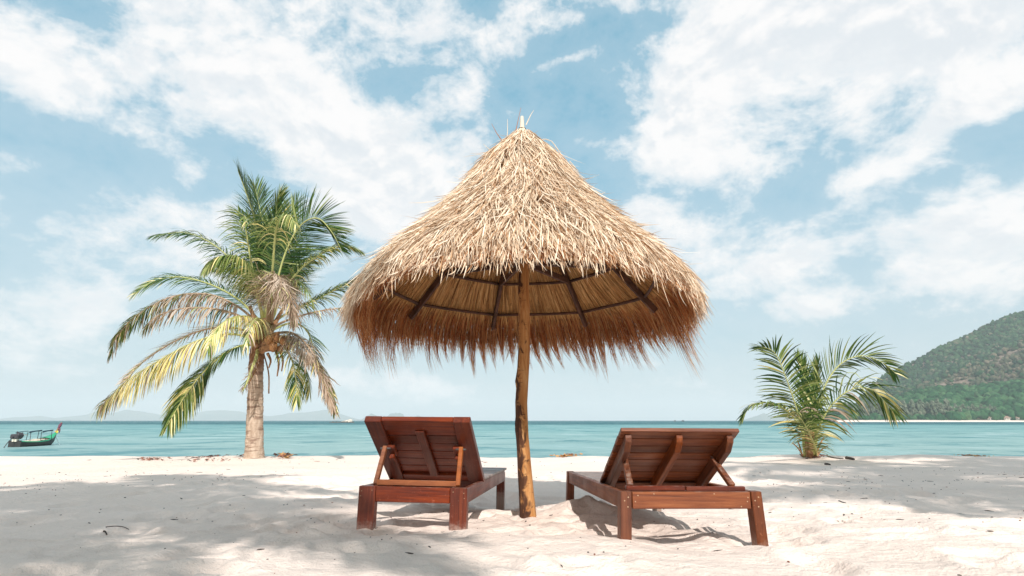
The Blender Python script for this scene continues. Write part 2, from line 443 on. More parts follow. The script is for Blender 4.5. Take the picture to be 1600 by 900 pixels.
def m_rachis_d(t, p): pset(t, p, base=(.36, .24, .15), rough=.7)
RACHIS_DRY = mat("dry_midrib", m_rachis_d)

def m_trunk(t, p):
    o = ocoord(t)
    ring = t.noise(t.vec("MULTIPLY", o, (2.5, 2.5, 16)), 1.0, 4, .65, .5)
    n = t.noise(t.vec("MULTIPLY", o, (14, 14, 5)), 1, 5, .65)
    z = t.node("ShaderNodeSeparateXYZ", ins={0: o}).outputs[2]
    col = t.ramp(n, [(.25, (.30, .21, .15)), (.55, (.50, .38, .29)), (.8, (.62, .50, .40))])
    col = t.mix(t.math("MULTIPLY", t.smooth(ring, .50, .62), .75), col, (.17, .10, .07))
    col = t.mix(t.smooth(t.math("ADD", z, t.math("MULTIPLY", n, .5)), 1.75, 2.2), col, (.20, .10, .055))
    pset(t, p, base=col, rough=.9, spec=.1, normal=bump(t, t.math("ADD", ring, n), .03, .9))
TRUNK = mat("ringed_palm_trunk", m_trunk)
def m_fiber(t, p):
    n = t.noise(t.vec("MULTIPLY", ocoord(t), (20, 20, 8)), 1, 5, .65)
    pset(t, p, base=t.ramp(n, [(.3, (.16, .075, .035)), (.6, (.36, .19, .09)), (.8, (.52, .33, .17))]), rough=.9, normal=bump(t, n, .01))
FIBER = mat("brown_leaf_sheath", m_fiber)
def m_coco(t, p): pset(t, p, base=t.ramp(t.noise(ocoord(t), 9, 4, .6), [(.3, (.17, .07, .025)), (.7, (.36, .17, .055))]), rough=.6)
COCO = mat("orange_brown_coconut", m_coco)

def forest(name, stops):
    def b(t, p):
        r = island(t); g = gpos(t)
        n = t.noise(g, .12, 5, .7); n2 = t.noise(g, .010, 3, .6)
        col = t.ramp(t.math("ADD", t.math("MULTIPLY", r, .75), t.math("MULTIPLY", t.math("SUBTRACT", n2, .38), .9)), stops)
        col = t.mix(t.math("MULTIPLY", t.smooth(n, .45, .7), .6), col, tuple(c * .45 for c in stops[0][1]))
        pset(t, p, base=col, rough=.9, spec=.05, normal=bump(t, t.noise(g, .5, 4, .7), 3.0, 1.0))
    return mat(name, b)
FOREST = forest("hill_forest", [(0, (.007, .036, .020)), (.4, (.020, .075, .033)), (.75, (.055, .125, .05)), (1, (.15, .165, .10))])
FOREST_B = forest("dry_hill_scrub", [(0, (.05, .07, .04)), (.4, (.11, .12, .07)), (.75, (.20, .165, .11)), (1, (.30, .23, .17))])
FOREST_C = forest("bright_hill_forest", [(0, (.010, .050, .024)), (.4, (.026, .10, .04)), (.8, (.07, .17, .07)), (1, (.14, .22, .10))])
SHORE = forest("casuarina_leaf", [(0, (.07, .105, .07)), (.5, (.16, .19, .125)), (1, (.28, .29, .20))])  # leaf colour lightened to carry some of the distance haze
def m_hill(t, p):
    g = gpos(t); n = t.noise(g, .02, 6, .65); n2 = t.noise(g, .09, 5, .7)
    z = t.node("ShaderNodeSeparateXYZ", ins={0: g}).outputs[2]
    col = t.ramp(n2, [(.3, (.14, .10, .075)), (.55, (.30, .22, .17)), (.8, (.42, .32, .26))])
    col = t.mix(t.smooth(n, .42, .55), col, (.06, .085, .045))
    pset(t, p, base=col, rough=.95, spec=.05, normal=bump(t, n2, 6.0, 1.0))
HILL = mat("rocky_hillside", m_hill)
def m_far(t, p):
    n = t.noise(gpos(t), .004, 5, .6)
    pset(t, p, base=t.ramp(n, [(.3, (.05, .085, .06)), (.7, (.13, .14, .10))]), rough=.95, spec=.05)
FARHILL = mat("far_island_forest", m_far)
def flat(name, col, rough=.6, **k):
    def b(t, p):
        n = t.noise(ocoord(t), 12, 4, .6)
        pset(t, p, base=t.mix(t.math("MULTIPLY", t.smooth(n, .4, .75), .5), col, tuple(c * .6 for c in col)), rough=rough, **k)
    return mat(name, b)

# ------------------------------------------------------------------ ground: one sheet of sand running under the sea
def pw(x, xs, ys): return np.interp(x, xs, ys)
dents = [(rng.uniform(-4, 4.5), rng.uniform(2.0, 8.5), rng.uniform(.07, .13), rng.uniform(.55, 1.0), rng.uniform(0, 3.14)) for _ in range(320)]
def ground(x, y, fine=True):
    x = np.asarray(x, float); y = np.asarray(y, float)
    z = pw(y, [-60, 1.5, 2.6, 3.3, 3.85, 4.5, 5.5, 9, 12.6, 13.4, 16, 60, 400], [.5, .22, .16, .12, .085, .05, .01, .0, .0, -.03, -.36, -4.5, -9.0])
    z = z + .11 * np.exp(-(((x - .55) / .35) ** 2 + ((y - 5.0) / .45) ** 2))
    z = z - .04 * np.exp(-(((x - .05) / .4) ** 2 + ((y - 5.7) / .45) ** 2))
    z = z - .035 * np.exp(-(((x + .62) / .55) ** 2 + ((y - 3.75) / .35) ** 2)) - .035 * np.exp(-(((x - .12) / .3) ** 2 + ((y - 4.3) / .35) ** 2))
    near = np.clip(1.35 - np.abs(y - 3) / 16, .25, 1)
    z = z + .035 * fbm(x * .55, y * .75, 1, 3) * near * np.clip((y + 2) / 4, 0, 1)
    crest = np.exp(-((y - 12.8) / 1.6) ** 2)
    z = z + crest * .036 * fbm(x * .45, y * .2, 21, 5)
    # trampled, wind-rippled relief round the loungers
    tr = np.exp(-(((x - .25) / 1.6) ** 2 + ((y - 4.2) / 1.5) ** 2)) + .17
    z = z + tr * (.026 * fbm(x * 2.4, y * 3.1, 5, 3) + .007 * fbm(x * 7, y * 9, 9, 2)) * np.clip(1.2 - y / 30, .3, 1)
    if fine:
        for (a, b, r, d, th) in dents:
            m = (np.abs(x - a) < .5) & (np.abs(y - b) < .5)
            if m.any():
                u = ((x[m] - a) * math.cos(th) + (y[m] - b) * math.sin(th)) / r; w = (-(x[m] - a) * math.sin(th) + (y[m] - b) * math.cos(th)) / (r * 1.9)
                q = u * u + w * w
                z[m] += d * (-.034 * np.exp(-q * q * 1.3) + .011 * np.exp(-(np.sqrt(q) - 1.35) ** 2 * 9))
    return z
def spaced(lo, hi, step, far_lo, far_hi, grow=1.13):
    a = list(np.arange(lo, hi + step / 2, step)); s = step; q = a[-1]
    while q < far_hi: s *= grow; q += s; a.append(q)
    s = step; q = a[0]; pre = []
    while q > far_lo: s *= grow; q -= s; pre.append(q)
    return np.array(pre[::-1] + a)
gx = spaced(-4.2, 4.4, .023, -420, 420, 1.07); gy = spaced(2.1, 8.2, .026, -60, 420, 1.035)
X, Y = np.meshgrid(gx, gy)
Z = ground(X.ravel(), Y.ravel())
nx, ny = len(gx), len(gy)
ii = (np.arange(ny - 1)[:, None] * nx + np.arange(nx - 1)[None]).ravel()
sand = npmesh("sand_beach", np.stack([X.ravel(), Y.ravel(), Z], 1), np.stack([ii, ii + 1, ii + 1 + nx, ii + nx], 1), SAND, smooth=True)
tag(sand, "wide pale sand beach with soft hollows and footprints", kind="structure")
def gz(x, y): return float(ground(np.array([float(x)]), np.array([float(y)]))[0])

# ------------------------------------------------------------------ sea
SEA = -1.75
sx = np.array([-15000, -4000, -1500, -500, -200, 0, 200, 500, 1500, 4000, 15000.]); sy = np.array([18, 30, 60, 120, 250, 500, 1000, 2000, 4000, 15000.])
X, Y = np.meshgrid(sx, sy); nx, ny = len(sx), len(sy)
ii = (np.arange(ny - 1)[:, None] * nx + np.arange(nx - 1)[None]).ravel()
sea = npmesh("sea_water", np.stack([X.ravel(), Y.ravel(), np.full(X.size, SEA)], 1), np.stack([ii, ii + 1, ii + 1 + nx, ii + nx], 1), WATER)
tag(sea, "calm turquoise sea with a darker band at the horizon", kind="structure")
# sea bed far out, so that the ground sheet goes on under the water
bed = npmesh("sea_bed", [(-15500, 400, -9.2), (15500, 400, -9.2), (15500, 15200, -12), (-15500, 15200, -12)], [(0, 1, 2, 3)], SAND)
tag(bed, "sandy sea bed under the deep water", kind="structure")

# ------------------------------------------------------------------ hill on the right, its forest and far beach
RIDGE = [  # depth, (px, py) silhouette, front slope
    (1900, [(1305, 656), (1342, 630), (1372, 596), (1400, 580), (1450, 553), (1500, 530), (1550, 507), (1600, 489), (1700, 455), (1850, 450), (2050, 480), (2400, 580), (2700, 655)], .62),
    (1520, [(1330, 652), (1394, 618), (1454, 596), (1520, 571), (1600, 533), (1720, 480), (1900, 455), (2150, 540), (2400, 650)], .5),
    (1260, [(1270, 655), (1330, 645), (1370, 632), (1430, 617), (1490, 612), (1560, 607), (1600, 604), (1750, 590), (1900, 600), (2200, 650)], .34),
]
RX = []
for (Yr, prof, sl) in RIDGE:
    q = np.array([at(a, b, Yr) for a, b in prof]); RX.append((Yr, q[:, 0], q[:, 2], sl))
def hill_h(x, y):
    best = np.full(np.shape(x), SEA - 6.0); who = np.zeros(np.shape(x), int)
    for i, (Yr, xs, zs, sl) in enumerate(RX):
        k = Yr / np.maximum(y, 1.0)
        h = np.interp(x * k, xs, zs, left=SEA - 20, right=SEA - 20)
        d = np.where(y < Yr, Yr - y, (y - Yr) * 1.0)
        h = h - d * sl - 0.00012 * d * d + (h > 0) * 5 * fbm(x * .012, y * .012, 31 + i, 4)
        who = np.where(h > best, i, who); best = np.maximum(best, h)
    shelf = np.interp(y, [1060, 1075, 1110, 1170, 1260], [SEA - 1.5, SEA + 1.6, SEA + 4, SEA + 7, SEA + 4]) - np.clip((at(1290, 650, 1100)[0] * np.maximum(y, 1100) / 1100 - x) * .06, 0, 14)
    who = np.where(shelf > best, 3, who); best = np.maximum(best, shelf)
    return best, who
hx = np.linspace(520, 3200, 220); hy = np.linspace(1050, 2500, 120)
X, Y = np.meshgrid(hx, hy); H, Wh = hill_h(X.ravel(), Y.ravel())
nx, ny = len(hx), len(hy)
ii = (np.arange(ny - 1)[:, None] * nx + np.arange(nx - 1)[None]).ravel()
hill = npmesh("forested_hill", np.stack([X.ravel(), Y.ravel(), H], 1), np.stack([ii, ii + 1, ii + 1 + nx, ii + nx], 1), HILL, smooth=True)
tag(hill, "steep hill rising from the far shore with bare rocky patches", kind="structure")
# far beach strip
fx = np.linspace(at(1300, 655, 1072)[0], at(2300, 655, 1072)[0], 90)
fy0 = 1052 + 5 * fbm(fx * .02, fx * 0, 3, 3); fz = np.zeros_like(fx)
V = np.concatenate([np.stack([fx, fy0, fz + SEA - .3], 1), np.stack([fx, fy0 + 10, fz + SEA + 1.6], 1), np.stack([fx, fy0 + 34, fz + SEA + 3.6], 1), np.stack([fx, fy0 + 40, fz + SEA - 3], 1)])
m = len(fx); Q = [(r * m + i, r * m + i + 1, (r + 1) * m + i + 1, (r + 1) * m + i) for r in range(3) for i in range(m - 1)]
tag(npmesh("far_beach", V, Q, SAND, smooth=True), "thin white sand strip along the foot of the hill", kind="structure")

def ico(sub):
    bm = bmesh.new(); bmesh.ops.create_icosphere(bm, subdivisions=sub, radius=1)
    bm.verts.ensure_lookup_table()
    v = np.array([q.co[:] for q in bm.verts]); f = np.array([[w.index for w in q.verts] for q in bm.faces]); bm.free()
    return v, f
ICO1, ICO2 = ico(1), ico(2)
def clumps(P, S, base, jit=.28):
    """P (n,3) centres, S (n,3) half sizes -> merged lumpy clumps"""
    v, f = base; n = len(P)
    nz = 1 + rng.normal(0, jit, (n, len(v), 1)); a = rng.uniform(0, 6.28, n)
    c, s = np.cos(a)[:, None], np.sin(a)[:, None]
    q = v[None] * np.clip(nz, .45, 1.6)
    q = np.stack([q[..., 0] * c - q[..., 1] * s, q[..., 0] * s + q[..., 1] * c, q[..., 2]], -1) * S[:, None, :] + P[:, None, :]
    return q.reshape(-1, 3), (f[None] + (np.arange(n) * len(v))[:, None, None]).reshape(-1, 3)
n = 34000
x = rng.uniform(560, 2300, n); y = 1085 + (2000 - 1085) * rng.random(n) ** 1.1
h, who = hill_h(x, y)
pxv = 800 + F * x / (y * CT + 0 * y)
keep = (h > SEA + 2.5) & (pxv > 1270) & (pxv < 1800)
rockz = fbm(x * .008, y * .008, 77, 3)
xr = at(1470, 600, 1520)[0]
bare = (who == 1) & (x / y > (1465 - 800) / F * .98) & (h < np.interp(x * 1520 / y, RX[1][1], RX[1][2]) - 8) & (rockz > -.25)
keep &= ~(bare & (rng.random(n) < .62))
x, y, h, who = x[keep], y[keep], h[keep], who[keep]; bare = bare[keep]
r = rng.uniform(4.0, 8.0, len(x)) * np.where(who == 2, 1.15, 1.0) * np.where(bare, .75, 1)
P = np.stack([x, y, h + r * .55], 1); S = np.stack([r, r, r * rng.uniform(.75, 1.25, len(r))], 1)
kindm = np.where(who >= 2, 2, np.where((who == 1) & (rng.random(len(x)) < np.where(bare, .85, .30)), 1, 0))
kindm = np.where((kindm == 0) & (rng.random(len(x)) < .06), 1, kindm)
V, Fc = clumps(P, S, ICO2 if False else ICO1, .22)
# finer crowns for the front slope
fr = who >= 2
V1, F1 = clumps(P[fr], S[fr], ICO2, .16); V2, F2 = clumps(P[~fr], S[~fr], ICO1, .22)
Fc = np.concatenate([F1, F2 + len(V1)]); V = np.concatenate([V1, V2])
mi = np.concatenate([np.repeat(kindm[fr], len(ICO2[1])), np.repeat(kindm[~fr], len(ICO1[1]))])
tag(npmesh("hillside_forest", V, Fc, [FOREST, FOREST_B, FOREST_C], smooth=True, midx=mi), "dense mixed green forest covering the hill behind the far beach", kind="stuff")

# row of tall casuarinas along the far shore
def casuarina(seed):
    g = np.random.default_rng(seed); P, S = [], []
    for k in range(64):
        t = g.random() ** .8; rr = 5.0 * (1 - t) ** .35 * g.random() ** .5 + .3; a = g.uniform(0, 6.28)
        P.append((math.cos(a) * rr, math.sin(a) * rr, 5 + 23 * t)); q = g.uniform(1.2, 2.6) * (1.1 - .5 * t)
        S.append((q, q, q * g.uniform(1.1, 1.9)))
    return clumps(np.array(P), np.array(S), ICO1, .3)
cas_mesh = []
for s in range(4):
    V, Fc = casuarina(s + 40)
    o = npmesh("crown", V, Fc, SHORE, smooth=False); cas_mesh.append(o.data); bpy.data.objects.remove(o)
V, Q = tube_arr([(0, 0, 0), (0.1, 0, 8), (0, 0, 20)], [.5, .35, .1], 6)
tr_o = npmesh("trunk", V, Q, FIBER); tr_me = tr_o.data; bpy.data.objects.remove(tr_o)
crng = random.Random(5)
px = 1316.0; k = 0
while px < 1560:
    Yc = crng.uniform(1092, 1112); p = at(px, 655, Yc); z = float(hill_h(np.array([p[0]]), np.array([p[1]]))[0][0])
    e = empty("casuarina_tree", (p[0], p[1], max(z, SEA + 2) - .3), (0, 0, crng.uniform(0, 6.28)))
    sc = crng.uniform(1.0, 1.32) * (1.0 if px < 1490 else .62); e.scale = (sc * crng.uniform(.85, 1.15), sc, sc)
    for nm, me in (("crown", cas_mesh[k % 4]), ("trunk", tr_me)):
        c = bpy.data.objects.new(nm, me); C.objects.link(c); c.parent = e
    tag(e, "tall grey-green casuarina in the row behind the thin white far beach", "tree", "casuarinas along the far shore")
    px += crng.uniform(4.5, 8.5); k += 1

# low resort bungalows under the trees at the right edge
roofm = flat("brown_tiled_roof", (.30, .19, .14), .8); wallm = flat("cream_wall", (.62, .54, .45), .8); glassd = flat("dark_window", (.04, .05, .05), .2)
def bungalow(px, w, dz, label):
    p = at(px, 651, 1083); e = empty("beach_bungalow", (p[0], p[1], SEA + 3.2))
    box("wall", -w / 2, w / 2, 0, 8, 0, 4.2, wallm, e, .02)
    bm = bmesh.new(); o = 1.4
    vs = [bm.verts.new(q) for q in ((-w / 2 - o, -o, 4.2), (w / 2 + o, -o, 4.2), (w / 2 + o, 8 + o, 4.2), (-w / 2 - o, 8 + o, 4.2), (-w / 2 + 3, 4, 7.6 + dz), (w / 2 - 3, 4, 7.6 + dz))]
    for f in ((0, 1, 5, 4), (1, 2, 5), (2, 3, 4, 5), (3, 0, 4), (3, 2, 1, 0)): bm.faces.new([vs[i] for i in f])
    bmobj("roof", bm, roofm, e)
    for i in range(int(w // 4)):
        q = -w / 2 + 2 + i * 4
        box("window", q - .9, q + .9, -.12, .1, 1.0, 3.2, glassd, e, .02)
    tag(e, label, "house")
bungalow(1576, 16, 0, "long low bungalow with brown hipped roof under trees on the far shore")
bungalow(1593, 12, -.8, "smaller brown-roofed bungalow on the far shore at the right edge of the photo")
bungalow(1547, 9, -1, "lone small bungalow among trees left of the two brown-roofed ones")

# ------------------------------------------------------------------ far islands, rock islet
def isle(name, Yd, prof, label, depth=900, mat_=FARHILL, n=60, rough=.06):
    q = np.array([at(a, b, Yd) for a, b in prof]); xs = np.linspace(q[0, 0], q[-1, 0], n)
    hs = np.interp(xs, q[:, 0], q[:, 2]) - SEA
    hs = np.maximum(hs * (1 + rough * fbm(xs / (xs[-1] - xs[0]) * 14, xs * 0, 4, 4)), .2)
    hs[0] = hs[-1] = .1
    R_ = np.array([-1, -.75, -.45, -.2, 0, .25, .6, 1.0]); sh = np.array([-.04, .22, .55, .85, 1, .8, .4, -.04])
    V = []
    for a, b in zip(R_, sh):
        jit = 1 + .25 * fbm(xs / (xs[-1] - xs[0]) * 9 + a * 3, xs * 0 + a * 5, 8, 3) * (abs(a) < .9) * (a != 0)
        V.append(np.stack([xs, Yd + a * depth + 0 * xs, SEA + hs * b * jit - (b < 0) * 2], 1))
    Q = [(r_ * n + i, r_ * n + i + 1, (r_ + 1) * n + i + 1, (r_ + 1) * n + i) for r_ in range(len(R_) - 1) for i in range(n - 1)]
    return tag(npmesh(name, np.concatenate(V), Q, mat_, smooth=True), label, kind="structure")
isle("island", 13000, [(18, 657), (32, 652), (45, 652), (62, 650), (80, 655), (100, 651), (125, 649), (150, 645), (172, 646), (195, 641), (215, 643), (250, 648), (285, 652), (300, 657)], "long pale blue island low on the horizon at the left edge")
isle("island", 13800, [(240, 657), (300, 648), (340, 640), (380, 644), (420, 650), (470, 645), (510, 640), (548, 652), (566, 657)], "faint pale mountain range on the horizon behind the tall palm")
isle("island", 11200, [(563, 657), (572, 651), (580, 646), (588, 649), (597, 655), (601, 657)], "small peaked blue island above the left edge of the left lounger", 180, rough=.03)
isle("island", 11600, [(597, 657), (604, 652), (610, 646), (622, 645.5), (630, 647), (633, 655), (636, 657)], "flat-topped blue island above the left lounger, between two lower ones", 180, rough=.03)
isle("island", 12000, [(630, 657), (640, 653), (652, 649.5), (664, 652), (676, 651), (688, 655), (694, 657)], "low rounded blue island above the middle of the left lounger", 180, rough=.03)
isle("island", 11000, [(1160, 657), (1176, 652), (1190, 646), (1204, 649), (1222, 652), (1240, 657)], "small hazy island behind the young palm", 220)
ROCK = flat("dark_reef_rock", (.10, .085, .07), .9); PALE = flat("pale_rock", (.62, .55, .46), .8)
Pk, Sk = [], []
for pxk in np.arange(517, 552, 1.6):
    p = at(pxk, 657, 700); Pk.append((p[0], 700 + rng.uniform(-3, 3), SEA + .1)); q = rng.uniform(.9, 1.7); Sk.append((q * 1.4, q, q * rng.uniform(.5, 1.0)))
V, Fc = clumps(np.array(Pk), np.array(Sk), ICO2, .22)
rk = tag(npmesh("rock_islet", V, Fc, ROCK), "low dark row of reef rocks on the horizon right of the tall palm", kind="structure")
p = at(545, 655, 703); V, Fc = clumps(np.array([(p[0] - 2, 703, SEA + 1.6), (p[0] + 2, 702, SEA + 1.9), (p[0] - 6, 704, SEA + 1.0)]), np.array([(3, 2, 1.5), (3.2, 2, 2.2), (3.2, 2, 1.1)]), ICO2, .14)
npmesh("boulder", V, Fc, PALE, rk)

# ------------------------------------------------------------------ haze
d = bpy.data.materials.new("sea_haze"); d.use_nodes = True; t = NT(d.node_tree)
t.n.remove(t.n["Principled BSDF"])
vol = t.node("ShaderNodeVolumePrincipled"); vol.inputs["Color"].default_value = (.95, .96, .97, 1); vol.inputs["Density"].default_value = 1.05e-4; vol.inputs["Anisotropy"].default_value = 0.0
t.l.new(vol.outputs[0], t.n["Material Output"].inputs["Volume"])
hb = bmobj("haze", box_bm(-16500, 16500, -300, 15500, -14, float(H.max()) + 25), d)
tag(hb, "thin pale sea haze over the whole bay", kind="stuff")

# ------------------------------------------------------------------ thatched umbrella
UX, UY = .085, 4.44
ub = gz(.116, UY)
umb = empty("thatched_umbrella", (UX, UY, ub))
tag(umb, "large thatched beach umbrella on a log pole between the two loungers", "beach umbrella")
def U(x, y, z): return (x - UX, y - UY, z - ub)
# pole: a slightly crooked log
zs = np.linspace(-.35, 2.95, 64)
cz = [(-.35, .118), (0.0, .116), (.25, .098), (.55, .076), (.8, .070), (1.2, .094), (1.7, .094), (2.3, .088), (3.0, .085)]
cxs = np.interp(zs, [a for a, b in cz], [b for a, b in cz]); rad = np.interp(zs, [-.35, 0, .12, .5, 1.0, 2.9], [.063, .059, .054, .048, .046, .040])
SEG = 28; A = np.linspace(0, 2 * np.pi, SEG, endpoint=False)
V = []
for z, cx_, r_ in zip(zs, cxs, rad):
    rr = r_ * (1 + .05 * fbm(np.cos(A) * 1.3 + z * 2.2, np.sin(A) * 1.3 + z * 1.1, 61, 3))
    for (kz, ka, kh) in ((.98, 3.3, .45), (.62, 3.0, .3), (1.55, .4, .35), (.30, 2.6, .25)):
        rr = rr + r_ * kh * np.exp(-((z - kz) / .028) ** 2) * np.exp(-(np.angle(np.exp(1j * (A - ka))) / .35) ** 2)
    V.append(np.stack([cx_ - UX + rr * np.cos(A), .01 * np.sin(z * 3) + rr * np.sin(A), np.full(SEG, z)], 1))
V = np.concatenate(V); n_ = len(zs)
Q = [(i * SEG + j, i * SEG + (j + 1) % SEG, (i + 1) * SEG + (j + 1) % SEG, (i + 1) * SEG + j) for i in range(n_ - 1) for j in range(SEG)]
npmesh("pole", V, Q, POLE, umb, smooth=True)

PR = np.array([.015, .08, .2, .35, .45, .6, .84, 1.03, 1.14, 1.235, 1.28]); PZ = np.array([3.12, 3.045, 2.92, 2.745, 2.585, 2.385, 2.115, 1.91, 1.79, 1.655, 1.53])
PS = np.concatenate([[0], np.cumsum(np.hypot(np.diff(PR), np.diff(PZ)))])
def prof(s):
    """point on the outer thatch profile at arc length s; hangs straight down past the rim"""
    r_ = np.interp(s, PS, PR); z_ = np.interp(s, PS, PZ); over = np.maximum(s - PS[-1], 0)
    return r_ + over * .16, z_ - over * .98
TILT_F = .070      # the canopy sits a little higher on the side of the camera
def canopy(r_, phi, z_):
    """phi = 0 looks out to sea; returns umbrella-local x, y, z"""
    x_, y_ = r_ * np.sin(phi), r_ * np.cos(phi)
    w = 1 + .018 * np.sin(3 * phi + 1) + .012 * np.sin(7 * phi)
    return np.stack([x_ * w, y_ * w, z_ - TILT_F * np.minimum(y_, 0) * np.clip(r_, 0, 1.2) - ub + .0 * x_], -1)
def surf(s, phi, off):
    r_, z_ = prof(s); r2, z2 = prof(s + .02)
    t = np.stack([r2 - r_, z2 - z_], -1); t = unit(t)
    return r_ - t[..., 1] * off, z_ + t[..., 0] * off
# solid bed under the straw
S_ = np.linspace(0, PS[-1] - .22, 26); Ph = np.linspace(0, 2 * np.pi, 73)[:-1]
V = []
for s_ in S_:
    r_, z_ = surf(np.full(72, s_), Ph, -.045 - .02 * min(1, s_)); V.append(canopy(np.maximum(r_, .004), Ph, z_))
V = np.concatenate(V); Q = [(i * 72 + j, i * 72 + (j + 1) % 72, (i + 1) * 72 + (j + 1) % 72, (i + 1) * 72 + j) for i in range(len(S_) - 1) for j in range(72)]
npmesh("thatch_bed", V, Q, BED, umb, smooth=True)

def thatch(n, s_lo, s_hi, len_lo, len_hi, w_lo, w_hi, lift, seed, hang=None, pw_=.75):
    g = np.random.default_rng(seed); k = 5
    s0 = s_lo + (s_hi - s_lo) * g.random(n) ** pw_
    phi = g.uniform(0, 2 * np.pi, n)
    L = g.uniform(len_lo, len_hi, n) * np.clip(s0 / .25 + .45, .45, 1)
    if hang is not None: L, s0 = hang(phi, s0, L, g)
    t = np.linspace(0, 1, k)
    s = s0[:, None] + L[:, None] * t
    base = g.random(n) ** 1.3 * .065
    off = base[:, None] + (lift * g.random(n) ** 2)[:, None] * t ** 1.7 - .02
    drift = (.16 * vnoise(phi * 11, s0 * 5, seed) + g.normal(0, .075, n))
    r_, z_ = prof(s)
    ph = phi[:, None] + (drift * L)[:, None] * t ** 1.3 / np.maximum(r_, .12) * 2.2
    r2, z2 = surf(s, ph, off)
    P = canopy(np.maximum(r2, .012), ph, z2)
    T = unit(np.gradient(P, axis=1)); out = np.stack([np.sin(ph), np.cos(ph), np.zeros_like(ph)], -1)
    nrm = unit(out - T * (out * T).sum(-1, keepdims=True)); sd_ = np.cross(T, nrm)
    roll = g.normal(0, .75, n)[:, None, None]
    S = sd_ * np.cos(roll) + nrm * np.sin(roll)
    Wd = g.uniform(w_lo, w_hi, n)[:, None] * np.array([.8, 1, .95, .7, .12])
    return ribbons(P, S, Wd)
PE = PS[-1]
Vs, Qs, off_ = [], [], 0
def front_cut(phi, s0, L, g):
    """front edge is cropped short: strands facing the camera end near the rim"""
    f = np.clip(-np.cos(phi), 0, 1)
    end = PE + np.interp(-np.cos(phi), [-1, 0, .3, .65, 1], [.10, .10, .08, -.02, -.085]) + g.normal(0, .05, len(phi)) + np.where(g.random(len(phi)) < .10, g.uniform(.03, .17, len(phi)), 0)
    L2 = np.minimum(L, np.maximum(end - s0, .08)); return L2, s0
for a in ((13500, .0, PE - .05, .20, .42, .004, .0085, .05, 1), (8000, .5, PE + .02, .18, .38, .004, .008, .08, 2), (900, .1, PE - .2, .15, .34, .003, .006, .16, 3), (3600, PE - .34, PE - .03, .18, .42, .0035, .007, .07, 6)):
    v_, q_ = thatch(*a, hang=front_cut); Vs.append(v_); Qs.append(q_ + off_); off_ += len(v_)
v_, q_ = thatch(900, 0.0, .10, .16, .34, .005, .009, .01, 12); Vs.append(v_); Qs.append(q_ + off_); off_ += len(v_)
tag(npmesh("thatch", np.concatenate(Vs), np.concatenate(Qs), STRAW, umb), kind="stuff")

# cone on which the rafters lie, seen from below
def under(r_): return 2.83 - 1.03 * r_
PHR = np.radians([-62, -14, 33, 80, 125, 170, 215, 258])
RO = 1.13
for ph in PHR:
    a = canopy(np.array(.05), np.array(ph), np.array(under(.05) - .05)); b = canopy(np.array(RO), np.array(ph), np.array(under(RO) - .045))
    beam("rafter", a, b, .030, .05, RAFTER, umb)
    c = canopy(np.array(.045), np.array(ph), np.array(1.985)); e_ = canopy(np.array(.76), np.array(ph), np.array(under(.76) - .09)); e_[2] = c[2]
    beam("tie_beam", c, e_, .028, .05, RAFTER, umb)
for rr in (.42, .80, 1.04):
    for i in range(8):
        p0, p1 = PHR[i], PHR[(i + 1) % 8]; p1 = p1 + 2 * math.pi if p1 < p0 else p1
        pts = [canopy(np.array(rr * (1 - .03 * math.sin(math.pi * q))), np.array(p0 + (p1 - p0) * q), np.array(under(rr) - .022 + .01 * math.sin(math.pi * q))) for q in np.linspace(0, 1, 6)]
        tube("purlin", pts, .0135, RAFTER, umb, 6)
# lining: straw lying on the purlins, and its bed
S_ = np.linspace(.03, 1.16, 10); V = np.concatenate([canopy(np.full(72, r_), Ph, np.full(72, under(r_) + .03)) for r_ in S_])
Q = [(i * 72 + j, i * 72 + (j + 1) % 72, (i + 1) * 72 + (j + 1) % 72, (i + 1) * 72 + j) for i in range(len(S_) - 1) for j in range(72)]
npmesh("lining_bed", V, Q, LINING, umb, smooth=True)
def strands(n, seed, gen, widths, taper):
    g = np.random.default_rng(seed); P, ph = gen(n, g)
    T = unit(np.gradient(P, axis=1)); out = np.stack([np.sin(ph), np.cos(ph), np.zeros_like(ph)], -1)
    nrm = unit(out - T * (out * T).sum(-1, keepdims=True)); sd_ = np.cross(T, nrm); roll = g.normal(0, .7, n)[:, None, None]
    return ribbons(P, sd_ * np.cos(roll) + nrm * np.sin(roll), g.uniform(*widths, n)[:, None] * np.array(taper))
def lin_gen(n, g):
    r0 = .2 + .86 * g.random(n) ** .7; ph0 = g.uniform(0, 2 * np.pi, n); L = g.uniform(.22, .4, n); t = np.linspace(0, 1, 4)
    r_ = np.minimum(r0[:, None] + L[:, None] * .70 * t, 1.24); ph = ph0[:, None] + (g.normal(0, .035, n)[:, None] + .12) * t * L[:, None]
    z_ = under(r_) + .005 + g.random(n)[:, None] * .02
    return canopy(r_, ph, z_), ph
v_, q_ = strands(11000, 21, lin_gen, (.004, .008), (.9, 1, 1, .5))
tag(npmesh("thatch_lining", v_, q_, LINING, umb), kind="stuff")
